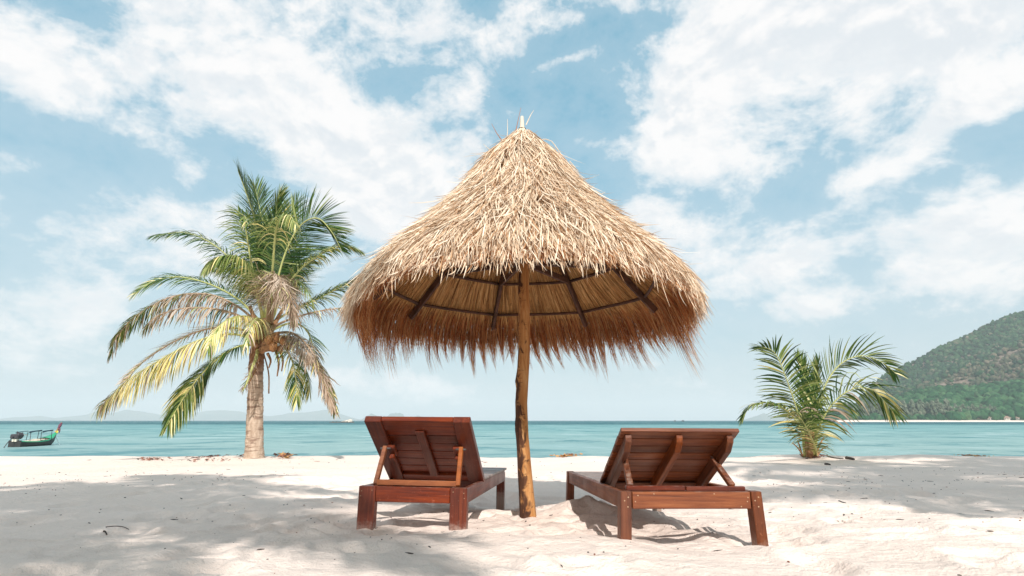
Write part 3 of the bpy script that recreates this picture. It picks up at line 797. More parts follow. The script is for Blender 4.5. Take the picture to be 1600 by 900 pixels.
# hanging fringe in ragged bunches, short on the camera side
def fr_gen(n, g):
    ph0 = g.uniform(0, 2 * np.pi, n)
    nb = 78; bun = np.round(ph0 / (2 * np.pi) * nb + g.normal(0, .18, n)) / nb * 2 * np.pi
    r0 = g.uniform(1.06, 1.26, n)
    f = np.clip(-np.cos(ph0), -1, 1)
    longf = np.where(f > .25, .06, 1) * np.interp(f, [-1, -.2, .15, .45, 1], [.25, .27, .30, .12, .03]) / np.where(f > .25, .06, 1)
    bl = 1 + .42 * vnoise(bun * 9.7, bun * 3.1, 5)
    L = longf * 1.12 * bl * g.uniform(.35, 1.35, n)
    z0 = np.where(r0 > 1.15, under(r0) + .02 + g.random(n) * .05, under(r0) + .0 + g.random(n) * .03)
    t = np.linspace(0, 1, 5)
    pull = (bun - ph0) * 1.0
    swing = .20 + .16 * vnoise(bun * 5, bun, 9)
    ph = ph0[:, None] + pull[:, None] * t ** 1.5
    r_ = r0[:, None] + (1.27 - r0)[:, None] * np.clip(t * 1.25, 0, 1) ** .8 * .8 + .03 * t ** 2 * g.normal(0, 1, n)[:, None]
    slope = (under(1.24) - under(r0))[:, None] * np.clip(t * 1.1, 0, 1) * .0
    run = np.abs(1.27 - r0)[:, None] * .8 * 1.03 * np.clip(t * 1.25, 0, 1)
    z_ = z0[:, None] - run * .75 - L[:, None] * t ** 1.15
    P = canopy(r_, ph, z_)
    P[..., 0] += (swing * L)[:, None] * 1.1 * t ** 2.2      # breeze from the left
    P[..., 2] += TILT_F * 0
    return P, ph
v_, q_ = strands(5200, 22, fr_gen, (.003, .0062), (.9, 1, .9, .6, .1))
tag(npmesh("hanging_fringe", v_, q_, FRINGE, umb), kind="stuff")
# finial: pale cane tip bound with cord over the top of the thatch
ztop = 3.12 - ub
bm = bmesh.new()
prf = [(.038, -.10), (.034, -.02), (.030, .0), (.034, .012), (.031, .022), (.022, .03), (.019, .06), (.016, .11), (.013, .145), (.004, .15)]
vv = []
for r_, z_ in prf:
    vv.append([bm.verts.new((r_ * math.cos(a) + .0, r_ * math.sin(a), ztop + z_)) for a in np.linspace(0, 2 * math.pi, 13)[:-1]])
for i in range(len(prf) - 1):
    for j in range(12): bm.faces.new((vv[i][j], vv[i][(j + 1) % 12], vv[i + 1][(j + 1) % 12], vv[i + 1][j]))
bm.faces.new(vv[-1])
fin = bmobj("finial", bm, FINIAL, umb, smooth=True)
CORD = flat("dark_cord", (.12, .08, .06), .9)
for q in (.002, .028):
    tube("cord_band", [(.031 * math.cos(a), .031 * math.sin(a), ztop + q) for a in np.linspace(0, 2 * math.pi, 15)], .0035, CORD, fin, 6)
# loose straws sticking out of the top
LOOSE = [((790, 228), (776, 208), (768, 193)), ((792, 222), (793, 205), (793, 186)), ((772, 240), (763, 232), (755, 225)), ((805, 210), (808, 195), (814, 168)),
         ((822, 195), (829, 180), (834, 172)), ((840, 220), (852, 217), (863, 221), (878, 243)), ((764, 252), (750, 259), (742, 262)), ((856, 240), (872, 248), (886, 262)), ((890, 252), (899, 262), (905, 272)), ((748, 262), (735, 268), (728, 272)), ((930, 298), (940, 303), (946, 300))]
for i, pts in enumerate(LOOSE):
    P = np.array([at(a, b, 4.36) for a, b in pts]) - np.array([UX, UY, ub])
    f_ = np.linspace(0, len(P) - 1, 9); P = np.stack([np.interp(f_, np.arange(len(P)), P[:, j]) for j in range(3)], 1)
    tube("loose_straw", P, np.linspace(.0042, .0012, 9) if i != 5 else .0035, FRINGE if i % 3 == 0 else STRAW, umb, 4, False)

# ------------------------------------------------------------------ sun loungers
def frame_at(p, drop):
    M = (Matrix.Rotation(p[3], 4, "Z") @ Matrix.Rotation(p[4], 4, "X") @ Matrix.Rotation(p[5], 4, "Y")); M.translation = Vector(p[:3])
    return M @ Matrix.Translation((0, 0, -drop))
def lounger_root(name, p, drop, label):
    M = frame_at(p, drop); o = empty(name, M.translation, M.to_euler()); tag(o, label, "sun lounger", "pair of wooden loungers under the umbrella"); return o
def panel_matrix(hy_, hz_, ty_, tz_):
    """u axis runs from hinge to top edge, v across, n out of the upper side"""
    u = Vector((0, ty_ - hy_, tz_ - hz_)).normalized(); x_ = Vector((1, 0, 0))
    nn = u.cross(x_)
    M = Matrix((-x_, u, nn)).transposed().to_4x4(); M.translation = Vector((0, hy_, hz_)); return M

# --- right lounger: slatted, with three deep battens
H_ = .27; Wd_, Ln = .75, 1.85
rl = lounger_root("sun_lounger", (.9382, 3.1688, .3886, .0612, -.0268, .007), H_, "orange-brown slatted wooden lounger to the right of the umbrella pole, back raised on two struts")
hw = Wd_ / 2
for sx_ in (-1, 1):
    x0, x1 = (-hw, -hw + .058) if sx_ < 0 else (hw - .058, hw)
    splay = .012 * sx_
    for (y0, y1, nm) in ((0, .075, "near"), (Ln - .07, Ln, "far")):
        bm = box_bm(x0, x1, y0, y1, -.14, H_)
        for v_ in bm.verts:
            if v_.co.z < 0: v_.co.x += splay * 1.5; v_.co.y += (.02 if nm == "near" else -.02) * 0
        lg = bmobj("leg", bm, ORG_Z, rl, bevel=.004)
        if nm == "near":
            for (px_, pz_) in ((.018, .045), (.038, .028), (.034, .075)):
                tube("plug", [((x0 + px_), -.0015, H_ - pz_), ((x0 + px_), .004, H_ - pz_)], .0036, PLUG, lg, 8, False)
    box("side_rail", x0 + .006 if sx_ < 0 else x0 + .02, x1 - .02 if sx_ < 0 else x1 - .006, .0775, Ln - .0725, H_ - .088, H_ - .003, ORG_L, rl)
er = box("end_rail", -hw + .0605, hw - .0605, .004, .034, H_ - .086, H_ - .002, ORG_X, rl)
for px_, pz_ in ((-.30, .05), (-.285, .02), (.295, .05), (.30, .03), (-.20, .012), (.12, .012), (.26, .075)):
    tube("plug", [(px_, .0025, H_ - pz_), (px_, .008, H_ - pz_)], .0032, PLUG, er, 8, False)
box("foot_rail", -hw + .0605, hw - .0605, Ln - .036, Ln - .004, H_ - .086, H_ - .004, ORG_X, rl)
for i in range(14):
    y0 = .70 + i * .0795
    box("seat_slat", -hw + .042, hw - .042, y0, y0 + .072, H_ - .026, H_ - .003 + .002 * random.random(), GREY_X, rl)
for sx_ in (-1, 1): box("slat_bearer", sx_ * (hw - .062) - .012, sx_ * (hw - .062) + .012, .09, Ln - .05, H_ - .062, H_ - .0285, ORG_L, rl)
box("cross_bearer", -hw + .075, hw - .075, .655, .69, H_ - .075, H_ - .005, ORG_X, rl)
# strut bar resting on the frame, in two lengths
box("strut_bar", -.325, -.005, .075, .115, H_ - .004, H_ + .022, RED_X, rl, .004); box("strut_bar", .0, .325, .077, .117, H_ - .006, H_ + .019, RED_X, rl, .004)
# back rest
PM = panel_matrix(.715, H_ - .005, .11, H_ + .315); PL = .684
bk = empty("backrest"); bk.parent = rl; bk.matrix_local = PM
pw2 = .335; nsl = 8; pit = PL / nsl
for i in range(nsl):
    box("slat", -pw2 + random.uniform(0, .003), pw2 - random.uniform(0, .003), i * pit + .0045, (i + 1) * pit - .0045 * (i < nsl - 1), -.011 + random.uniform(-.0015, .0015), .011, ORG_X, bk, .0025)
for bx_ in (-.288, .0, .288):
    bm = bmesh.new(); d0, dp = -.0125, -.078
    outl = [(.0, d0), (.0, dp), (PL - .115, dp), (PL - .05, dp + .028), (PL - .035, dp + .05), (PL - .035, d0)]
    fs = [[bm.verts.new((bx_ + s * .0185, u_, n__)) for (u_, n__) in outl] for s in (-1, 1)]
    bm.faces.new(fs[0]); bm.faces.new(fs[1][::-1])
    for j in range(len(outl)): bm.faces.new((fs[0][j], fs[0][(j + 1) % 6], fs[1][(j + 1) % 6], fs[1][j]))
    bmobj("batten", bm, ORG_L, bk, bevel=.003)
for sx_, xb, xt in ((-1, -.298, -.262), (1, .232, .268)):
    beam("strut", (xb if sx_ < 0 else .262, .100, H_ + .02), (xt if sx_ < 0 else .262, .345, H_ + .158), .026, .034, ORG_Z, rl, up=(1, 0, 0))

# --- left lounger: framed back, heavy square legs
H_ = .255; Wd_ = .70; hw = Wd_ / 2
ll = lounger_root("sun_lounger", (-.6259, 3.8111, .3421, -.1219, -.0195, .0088), H_, "dark red wooden lounger left of the umbrella pole with framed back and heavy legs")
for sx_ in (-1, 1):
    x0, x1 = (-hw, -hw + .108) if sx_ < 0 else (hw - .108, hw)
    lg = box("leg", x0, x1, 0, .062, -.16, H_, RED_Z, ll, .004)
    fx0, fx1 = (-hw + .008, -hw + .08) if sx_ < 0 else (hw - .08, hw - .008)
    box("leg", fx0, fx1, Ln - .07, Ln - .006, -.20, H_ - .018, RED_Z, ll, .004)
    a, b = (-hw + .004, -hw + .036) if sx_ < 0 else (hw - .036, hw - .004)
    box("side_rail", a, b, .0645, Ln - .0725, H_ - .093, H_ - .002, RED_L, ll)
    for px_, pz_ in ((.088, .03), (.092, .06), (.02, .024)):
        q = x0 + px_ if sx_ > 0 else x1 - px_
        tube("plug", [(q, -.0015, H_ - pz_), (q, .004, H_ - pz_)], .0028, PLUG, lg, 8, False)
box("end_rail", -hw + .1105, hw - .1105, .006, .040, H_ - .094, H_ - .002, RED_X, ll)
box("foot_rail", -hw + .085, hw - .085, Ln - .04, Ln - .008, H_ - .094, H_ - .020, RED_X, ll)
for i in range(14):
    y0 = .66 + i * .0855
    box("seat_slat", -hw - .004, hw + .004, y0, y0 + .0805, H_ + .0005, H_ + .018 + .002 * random.random(), GREY_X, ll)
box("cross_bearer", -hw + .04, hw - .04, .615, .65, H_ - .07, H_ - .004, RED_X, ll)
box("strut_bar", -.262, .262, .072, .102, H_ + .001, H_ + .034, PROP, ll, .003)
PM = panel_matrix(.625, H_ + .012, .025, H_ + .425); PL = .727
bk = empty("backrest"); bk.parent = ll; bk.matrix_local = PM
pw2 = .352; st = .112
for sx_ in (-1, 1): box("stile", sx_ * pw2 if sx_ < 0 else pw2 - st, -pw2 + st if sx_ < 0 else pw2, 0, PL, -.030, .014, RED_L, bk)
box("top_rail", -pw2 + st + .001, pw2 - st - .001, PL - .105, PL - .001, -.022, .013, RED_X, bk)
box("bottom_rail", -pw2 + st + .001, pw2 - st - .001, .002, .07, -.022, .013, RED_X, bk)
nsl = 6; pit = (PL - .105 - .07) / nsl
for i in range(nsl):
    u0 = .0705 + i * pit
    box("slat", -pw2 + st - .012, pw2 - st + .012, u0 + .003, u0 + pit - .003, -.0005 + random.uniform(-.001, .001), .011, RED_X, bk, .0025)
box("batten", -.028, .030, .074, PL - .108, -.032, -.0035, RED_L, bk)
for sx_ in (-1, 1):
    bx_ = sx_ * (pw2 - st - .012)
    blk = box("hinge_block", bx_ - .026, bx_ + .026, .37, .47, -.062, -.0305, RED_L, bk, .004)
    box("hinge_block", bx_ - .014, bx_ + .016, .365, .405, -.095, -.0625, RED_L, bk, .004)
    beam("strut", (sx_ * .272, .086, H_ + .003), (sx_ * .262, .205, H_ + .238), .032, .028, PROP, ll, up=(1, 0, 0))
    tube("hinge_pin", [(sx_ * .225, .20, H_ + .226), (sx_ * .295, .20, H_ + .226)], .006, flat("dark_steel", (.10, .09, .085), .4), ll, 8)

# ------------------------------------------------------------------ palms
def catmull(P, n):
    P = np.asarray(P, float); P = np.vstack([2 * P[0] - P[1], P, 2 * P[-1] - P[-2]]); m = len(P) - 3
    t = np.linspace(0, m - 1e-6, n); i = t.astype(int); f = (t - i)[:, None]
    a, b, c, d = P[i], P[i + 1], P[i + 2], P[i + 3]
    return .5 * (2 * b + (c - a) * f + (2 * a - 5 * b + 4 * c - d) * f ** 2 + (3 * b - a - 3 * c + d) * f ** 3)
def frond(P, parent, mats, seed, nleaf=130, L=.78, droop=.35, width=.0215, t0=.16, mixw=None, wind=(.10, 0, 0), rachis=RACHIS, rr=.026, ang=(68, 22), vee=.25, twist=0.0, curl=0.0, name="frond"):
    """P: rachis control points (parent local). Leaflets in two rows; mats and mixw(t, rng) pick each leaflet's material"""
    g = np.random.default_rng(seed); C_ = catmull(P, 64); seglen = np.linalg.norm(np.diff(C_, axis=0), axis=1); cum = np.concatenate([[0], np.cumsum(seglen)]) / seglen.sum()
    def pt(t): return np.stack([np.interp(t, cum, C_[:, j]) for j in range(3)], -1)
    outw = C_[-1] - C_[0]; outw[2] = 0; outw = outw / (np.linalg.norm(outw) + 1e-6)
    Vs, Qs, Ms, o = [], [], [], 0
    n = nleaf; k = 6; tt = np.linspace(0, 1, k)
    for sgn in (-1, 1):
        t = np.sort(t0 + (1 - t0) * (np.arange(n) + g.uniform(-.3, .3, n) + .5) / n); t = np.clip(t, 0, .999)
        p = pt(t); T = unit(pt(np.minimum(t + .01, 1)) - pt(t - .01))
        Uv = np.array([0, 0, 1.0]) - .45 * outw
        Nn = unit(Uv - T * (T @ Uv)[:, None]); B = np.cross(T, Nn)
        if twist: B, Nn = B * math.cos(twist) + Nn * math.sin(twist), Nn * math.cos(twist) - B * math.sin(twist)
        a = np.radians(ang[0] + (ang[1] - ang[0]) * ((t - t0) / (1 - t0)) ** 1.2) + g.normal(0, .06, n)
        d = unit(T * np.cos(a)[:, None] + sgn * B * np.sin(a)[:, None] + Nn * (vee + g.normal(0, .07, n))[:, None])
        tn = (t - t0) / (1 - t0)
        ll_ = L * np.interp(tn, [0, .12, .35, .7, .9, 1], [.55, .85, 1, .82, .58, .38]) * g.uniform(.85, 1.1, n)
        gr = droop * (1 + g.normal(0, .25, n)) + .0
        G = np.array([0, 0, -1.0])[None, None] * (tt ** 2)[None, :, None] * gr[:, None, None] + np.array(wind)[None, None] * (tt ** 1.6)[None, :, None]
        D = d[:, None] * tt[None, :, None] + G * 1.0
        if curl: D = D + g.normal(0, curl, (n, 1, 3)) * (tt ** 1.5)[None, :, None] + g.normal(0, curl * .35, (n, k, 3)) * tt[None, :, None]
        # keep leaflet length while it bends
        seg = np.diff(D, axis=1); seg = unit(seg) * (1.0 / (k - 1)); D = np.concatenate([np.zeros((n, 1, 3)), np.cumsum(seg, axis=1)], 1)
        Pn = p[:, None] + D * ll_[:, None, None]
        Tl = unit(np.gradient(Pn, axis=1)); Tr = np.broadcast_to(T[:, None], Tl.shape)
        S = unit(-sgn * .35 * np.cross(Tl, np.broadcast_to(Nn[:, None], Tl.shape)) + Tr - Tl * (Tl * Tr).sum(-1, keepdims=True))
        Wd = width * g.uniform(.75, 1.15, n)[:, None] * np.array([.45, .95, 1, .8, .5, .08])
        v_, q_ = ribbons(Pn, S, Wd); Vs.append(v_); Qs.append(q_ + o); o += len(v_)
        mi = np.zeros(n, int) if mixw is None else np.array([mixw(x_, g) for x_ in tn]); Ms.append(np.repeat(mi, k - 1))
    fo = npmesh(name, np.concatenate(Vs), np.concatenate(Qs), mats, parent, midx=np.concatenate(Ms))
    rad = np.interp(np.linspace(0, 1, 64), [0, .1, .5, 1], [rr * 1.5, rr, rr * .6, rr * .15])
    V, Q = tube_arr(C_, rad, 6); npmesh("midrib", V, Q, rachis, fo, smooth=True)
    return fo

def pick(*pairs):
    """pairs of (upper t, weights)"""
    def f(t, g):
        for tmax, w in pairs:
            if t <= tmax: return int(g.choice(len(w), p=np.array(w) / sum(w)))
        return 0
    return f

PY = 11.8
pb = at(397, 718, PY); pb[2] = gz(pb[0], PY)
palm = empty("coconut_palm", pb)
tag(palm, "tall coconut palm with yellow and dry fronds left of the umbrella", "palm tree")
def PP(pts): return [at(a, b, PY + (c_ if len(q) > 2 else 0)) - pb for q in pts for a, b, c_ in [(q + (0,))[:3]]]
# trunk with leaf scars
ctr = np.array(PP([(397, 722), (397.5, 700), (398, 670), (398.5, 640), (399, 610), (400, 580), (402, 552), (410, 525), (418, 498)])); C_ = catmull(ctr, 90)
tz = np.linspace(0, 1, 90); rad = np.interp(tz, [0, .06, .2, .4, .6, .75, .88, 1], [.195, .185, .158, .146, .135, .14, .16, .09])
V = []; A = np.linspace(0, 2 * np.pi, 25)[:-1]
for i in range(90):
    saw = .012 * ((i * .42) % 1.0) + .006 * fbm(np.cos(A) * 2 + i * .3, np.sin(A) * 2, 71, 3)
    rr = rad[i] + saw + (.03 * np.maximum(0, 1 - i / 6) * (.6 + .4 * np.cos(A * 5)))
    V.append(C_[i] + np.stack([rr * np.cos(A), rr * np.sin(A), 0 * A], 1))
V = np.concatenate(V); Q = [(i * 24 + j, i * 24 + (j + 1) % 24, (i + 1) * 24 + (j + 1) % 24, (i + 1) * 24 + j) for i in range(89) for j in range(24)]
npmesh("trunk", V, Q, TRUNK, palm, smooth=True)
G_, LI, YE, DR, OL = 0, 1, 2, 3, 4
ALL = [L_GREEN, L_LIME, L_YEL, L_DRY, L_OLIVE]
green = pick((1, (.82, .06, 0, .0, .12))); greentip = pick((.7, (.8, .05, 0, 0, .15)), (1, (.45, .35, .1, 0, .1)))
lime = pick((1, (.12, .7, .12, 0, .06))); yellow = pick((.75, (0, .16, .74, .08, .02)), (1, (.02, .1, .35, .4, .13)))
dry = pick((1, (0, 0, .04, .9, .06))); olive = pick((.5, (.3, .05, 0, .15, .5)), (1, (.5, .1, .12, .1, .18))); halfdry = pick((.45, (.05, 0, 0, .85, .1)), (1, (.35, .12, .08, .25, .2)))
FR = [ # control points (px, py, dY), mixing, leaflet length, droop, wind, extra
    ([(416, 500), (411, 430, .1), (398, 345, .1), (384, 300, 0), (372, 268, -.1)], green, .92, .22, (-.05, 0, 0), dict(ang=(58, 14))),
    ([(420, 500), (420, 430, .5), (412, 360, .8), (404, 318, 1.0), (398, 292, 1.1)], green, 1.05, .22, (0, 0, 0), dict(ang=(62, 14))),
    ([(420, 500), (424, 430, .2), (428, 370, .3), (432, 325, .2), (436, 302, .1)], greentip, .78, .15, (.02, 0, 0), dict(ang=(54, 12))),
    ([(423, 500), (430, 440, .7), (440, 385, 1.2), (452, 342, 1.5), (464, 318, 1.6)], green, 1.0, .25, (.05, 0, 0), dict(ang=(60, 16))),
    ([(424, 500), (432, 445, .1), (448, 390, .1), (470, 352, 0), (496, 341, -.2), (518, 362, -.3), (534, 392, -.4)], green, .9, .12, (.12, 0, 0), dict(twist=.95, ang=(78, 25), vee=.3)),
    ([(425, 500), (444, 455, -.2), (470, 420, -.2), (504, 396, -.1), (535, 384, 0), (562, 392, .1)], pick((.6, (.35, .45, .05, 0, .15)), (1, (.2, .6, .15, 0, .05))), .55, .6, (.05, 0, 0), {}),
    ([(415, 500), (425, 430, -.7), (430, 370, -1.1), (436, 345, -1.5), (452, 336, -1.9), (462, 352, -2.2)], lime, .62, 1.5, (.02, 0, 0), dict(t0=.5, nleaf=44)),
    ([(413, 500), (398, 440, -.6), (386, 370, -.9), (382, 338, -1.2), (388, 352, -1.6)], pick((1, (.35, .5, .05, 0, .1))), .6, .6, (0, 0, 0), dict(t0=.45, nleaf=40)),
    ([(412, 500), (395, 450, .4), (365, 410, .6), (330, 380, .5), (290, 364, .3), (243, 368, .1)], green, .66, .75, (-.10, 0, 0), dict(ang=(62, 20), twist=.5, nleaf=80)),
    ([(410, 500), (402, 450, -.5), (388, 420, -.8), (366, 402, -1.1), (340, 402, -1.4), (322, 418, -1.6)], lime, .66, 1.6, (-.05, 0, 0), dict(t0=.3)),
    ([(408, 505), (375, 470, .3), (330, 445, .4), (280, 433, .3), (240, 440, .1), (212, 458, 0)], greentip, .68, .6, (-.12, 0, 0), dict(ang=(58, 20), twist=.5, nleaf=80)),
    ([(406, 508), (370, 478, -.2), (325, 460, -.3), (268, 464, -.4), (215, 492, -.4), (186, 522, -.4), (170, 552, -.4)], halfdry, .64, 1.7, (-.02, 0, 0), dict(curl=.12, rachis=RACHIS_DRY)),
    ([(405, 512), (370, 492, -.5), (330, 482, -.7), (285, 482, -.8), (250, 492, -.9), (225, 512, -.9)], pick((1, (.12, .02, .02, .7, .14))), .6, 1.9, (-.03, 0, 0), dict(curl=.15, rachis=RACHIS_DRY, nleaf=48)),
    ([(402, 525), (365, 512, .6), (320, 515, .8), (270, 535, .8), (225, 565, .7), (195, 595, .6)], pick((1, (.06, .05, .1, .5, .29))), .6, .5, (-.1, 0, 0), dict(curl=.08, rachis=RACHIS_DRY)),
    ([(400, 530), (360, 522, -.3), (310, 532, -.5), (255, 560, -.6), (205, 592, -.6), (155, 636, -.6)], yellow, .80, 2.3, (-.04, 0, 0), dict(nleaf=110, ang=(72, 30))),
    ([(402, 540), (378, 540, -.4), (345, 556, -.6), (312, 588, -.7), (285, 625, -.7), (262, 664, -.7)], pick((.45, (.72, .12, .0, .03, .13)), (.75, (.35, .38, .12, .0, .15)), (1, (.6, .2, .1, 0, .1))), .72, .9, (.05, 0, 0), {}),
    ([(408, 512), (398, 500, -.7), (380, 494, -1.2), (355, 500, -1.6), (335, 520, -1.9), (325, 545, -2.1)], pick((1, (.02, .25, .55, .13, .05))), .72, 1.9, (.0, 0, 0), dict(t0=.1, nleaf=80)),
    ([(412, 505), (405, 498, -1.0), (398, 500, -1.5), (390, 515, -1.9), (385, 540, -2.1)], pick((1, (.02, .25, .5, .18, .05))), .6, 1.9, (.05, 0, 0), dict(t0=.05, nleaf=46)),
    ([(420, 505), (424, 465, -.8), (432, 438, -1.2), (445, 440, -1.5), (454, 475, -1.7), (458, 505, -1.7)], dry, .52, 1.1, (0, 0, 0), dict(t0=.25, nleaf=100, curl=.28, width=.02, rachis=RACHIS_DRY)),
    ([(418, 505), (420, 460, -.9), (426, 436, -1.3), (436, 432, -1.6), (442, 455, -1.9)], dry, .8, 1.1, (-.05, 0, 0), dict(t0=.35, nleaf=90, curl=.3, width=.018, rachis=RACHIS_DRY)),
    ([(424, 500), (440, 455, -.5), (456, 437, -.8), (476, 448, -1.0), (488, 470, -1.1)], lime, .55, .9, (.02, 0, 0), dict(t0=.4, nleaf=40)),
    ([(424, 505), (455, 486, .3), (490, 470, .4), (525, 452, .4), (555, 438, .4), (590, 430, .4)], pick((1, (.55, .25, .02, .02, .16))), .62, .55, (.05, 0, 0), dict(ang=(62, 20))),
    ([(424, 512), (450, 500, -.2), (490, 488, -.3), (530, 482, -.3), (560, 486, -.3)], dry, .38, 1.0, (.03, 0, 0), dict(t0=.3, nleaf=40, curl=.2, width=.016, rachis=RACHIS_DRY)),
    ([(425, 515), (455, 505, .4), (478, 515, .6), (490, 545, .7), (496, 575, .7)], green, .55, .5, (.08, 0, 0), dict(nleaf=44)),
    ([(424, 525), (448, 528, .2), (466, 545, .3), (478, 575, .4), (484, 612, .4)], pick((.6, (.8, .1, .0, 0, .1)), (1, (.3, .5, .1, 0, .1))), .66, .8, (.02, 0, 0), dict(nleaf=56)),
    ([(424, 522), (455, 520, -.5), (482, 542, -.8), (502, 580, -.9), (515, 615, -.9), (523, 642, -.9)], pick((.8, (.0, .0, .04, .88, .08)), (1, (.3, .1, .1, .4, .1))), .5, .95, (.06, 0, 0), dict(nleaf=110, curl=.16, width=.022, rachis=RACHIS_DRY)),
    ([(424, 505), (430, 462, -1.0), (441, 446, -1.4), (453, 460, -1.8), (458, 488, -1.9)], dry, .85, 1.5, (0, 0, 0), dict(t0=.25, nleaf=90, curl=.25, width=.02, rachis=RACHIS_DRY)),
    ([(430, 525), (462, 530, -.7), (490, 565, -1.0), (510, 608, -1.0), (520, 636, -1.0)], dry, .5, 1.5, (.03, 0, 0), dict(nleaf=110, curl=.18, width=.02, rachis=RACHIS_DRY)),
    ([(420, 528), (440, 538, -.4), (455, 560, -.6), (462, 590, -.6), (464, 628, -.6)], pick((1, (.35, .35, .18, .02, .1))), .55, .8, (.02, 0, 0), dict(nleaf=50, t0=.3)),
    ([(404, 545), (400, 560, -.5), (392, 580, -.7), (385, 600, -.8), (378, 612, -.8)], dry, .25, .9, (0, 0, 0), dict(nleaf=14, t0=.5, curl=.2, width=.016, rr=.04)),
    ([(418, 500), (418, 440, .9), (408, 390, 1.6), (392, 350, 2.1), (372, 330, 2.4)], green, 1.05, .28, (0, 0, 0), dict(ang=(66, 20))),
    ([(422, 500), (432, 455, 1.0), (452, 420, 1.7), (480, 395, 2.2), (505, 390, 2.5)], green, 1.0, .3, (.05, 0, 0), dict(ang=(66, 20))),
    ([(416, 500), (408, 460, 1.1), (388, 432, 1.8), (362, 420, 2.3), (340, 425, 2.6)], green, .95, .3, (-.05, 0, 0), dict(ang=(66, 20))),
]
for i, (pts, mx, L_, dr, wd, kw) in enumerate(FR):
    frond(PP(pts), palm, ALL, 100 + i, L=L_, droop=dr, wind=wd, mixw=mx, **kw)
# leaf sheaths, cut petioles, coconuts and flower stalks in the crown
for i, (a, b, w_) in enumerate([((402, 545, -.1), (380, 520, -.5), .07), ((408, 548, -.2), (452, 528, -.6), .075), ((412, 540, -.2), (436, 520, -.55), .07), ((400, 552, .1), (436, 548, -.5), .06), ((418, 530, 0), (450, 470, .1), .06), ((405, 530, -.2), (390, 478, -.2), .07), ((410, 540, 0), (418, 490, .1), .14)]):
    P = np.array(PP([a, b])); P = catmull([P[0], (P[0] + P[1]) / 2 + np.array([0, 0, .05]), P[1]], 8); tube("leaf_sheath", P, np.linspace(w_, w_ * .45, 8), FIBER, palm, 8)
for i, q in enumerate([(432, 528, -.75), (443, 533, -.7), (427, 542, -.7), (438, 545, -.62), (450, 541, -.45), (420, 531, -.7)]):
    c = np.array(PP([q]))[0]; v_, f_ = ICO2; s_ = .075 + .015 * (i % 3)
    v2 = v_ * np.array([s_ * .82, s_ * .82, s_]); npmesh("coconut", v2 + c, f_, COCO, palm, smooth=True)
for i, (a, b) in enumerate([((430, 545, -.5), (433, 588, -.55)), ((436, 545, -.5), (440, 580, -.55)), ((418, 552, -.3), (420, 575, -.35)), ((405, 552, -.4), (388, 600, -.6)), ((412, 552, .2), (420, 615, .3))]):
    P = np.array(PP([a, b])); tube("dry_stalk", catmull([P[0], (P[0] * .5 + P[1] * .5) + np.array([.05, 0, 0]), P[1]], 8), np.linspace(.03, .012, 8) if i < 3 else .014, FIBER, palm, 6)

# young palm on the right
QY = 12.3
qb = at(1265, 714, QY); qb[2] = gz(qb[0], QY)
yp = empty("young_palm", qb)
tag(yp, "young trunkless coconut palm with arching fronds at the water's edge on the right", "palm tree")
def QP(pts): return [at(a, b, QY + (c_ if len(q) > 2 else 0)) - qb for q in pts for a, b, c_ in [(q + (0,))[:3]]]
gol = pick((1, (.42, .28, .04, .0, .26))); olv = pick((1, (.12, .25, .1, .06, .47)))
FR2 = [
    ([(1262, 712), (1256, 678, -.2), (1246, 643, -.3), (1228, 590, -.5), (1211, 552, -.6), (1190, 541, -.7)], gol, .74, .32, (-.05, 0, 0), dict(ang=(78, 26), twist=-.25, nleaf=54)),
    ([(1268, 712), (1274, 655, .1), (1288, 605, .2), (1312, 570, .2), (1345, 556, .1), (1378, 566, 0), (1400, 584, 0)], gol, .82, .26, (.10, 0, 0), dict(ang=(70, 22), twist=1.0, vee=.25, t0=.10, nleaf=56)),
    ([(1268, 712), (1278, 672, -.3), (1300, 632, -.5), (1332, 608, -.6), (1364, 610, -.7), (1396, 644, -.8)], pick((.5, (.3, .15, .05, .1, .4)), (1, (.4, .25, .08, .05, .22))), .88, .8, (.10, 0, 0), dict(ang=(66, 20), twist=.8, nleaf=44)),
    ([(1262, 712), (1252, 672, -.3), (1230, 642, -.5), (1200, 630, -.6), (1174, 634, -.7), (1159, 656, -.7)], gol, .42, .55, (.0, 0, 0), dict(ang=(56, 20), t0=.42, nleaf=44)),
    ([(1275, 714), (1274, 700, -.4), (1262, 672, -.9), (1249, 650, -1.3), (1242, 643, -1.6)], olv, .50, .65, (.0, 0, 0), dict(ang=(62, 26), t0=.10, nleaf=50)),
    ([(1266, 712), (1264, 660, .3), (1260, 612, .5), (1254, 580, .6), (1246, 558, .6)], gol, .60, .15, (0, 0, 0), dict(ang=(42, 12))),
    ([(1267, 712), (1268, 655, .2), (1272, 612, .3), (1276, 586, .3), (1279, 566, .3)], gol, .58, .12, (.02, 0, 0), dict(ang=(40, 12))),
]
for i, (pts, mx, L_, dr, wd, kw) in enumerate(FR2):
    frond(QP(pts), yp, ALL, 300 + i, L=L_, droop=dr, wind=wd, mixw=mx, rr=.022, **{**dict(nleaf=52, width=.032), **kw})
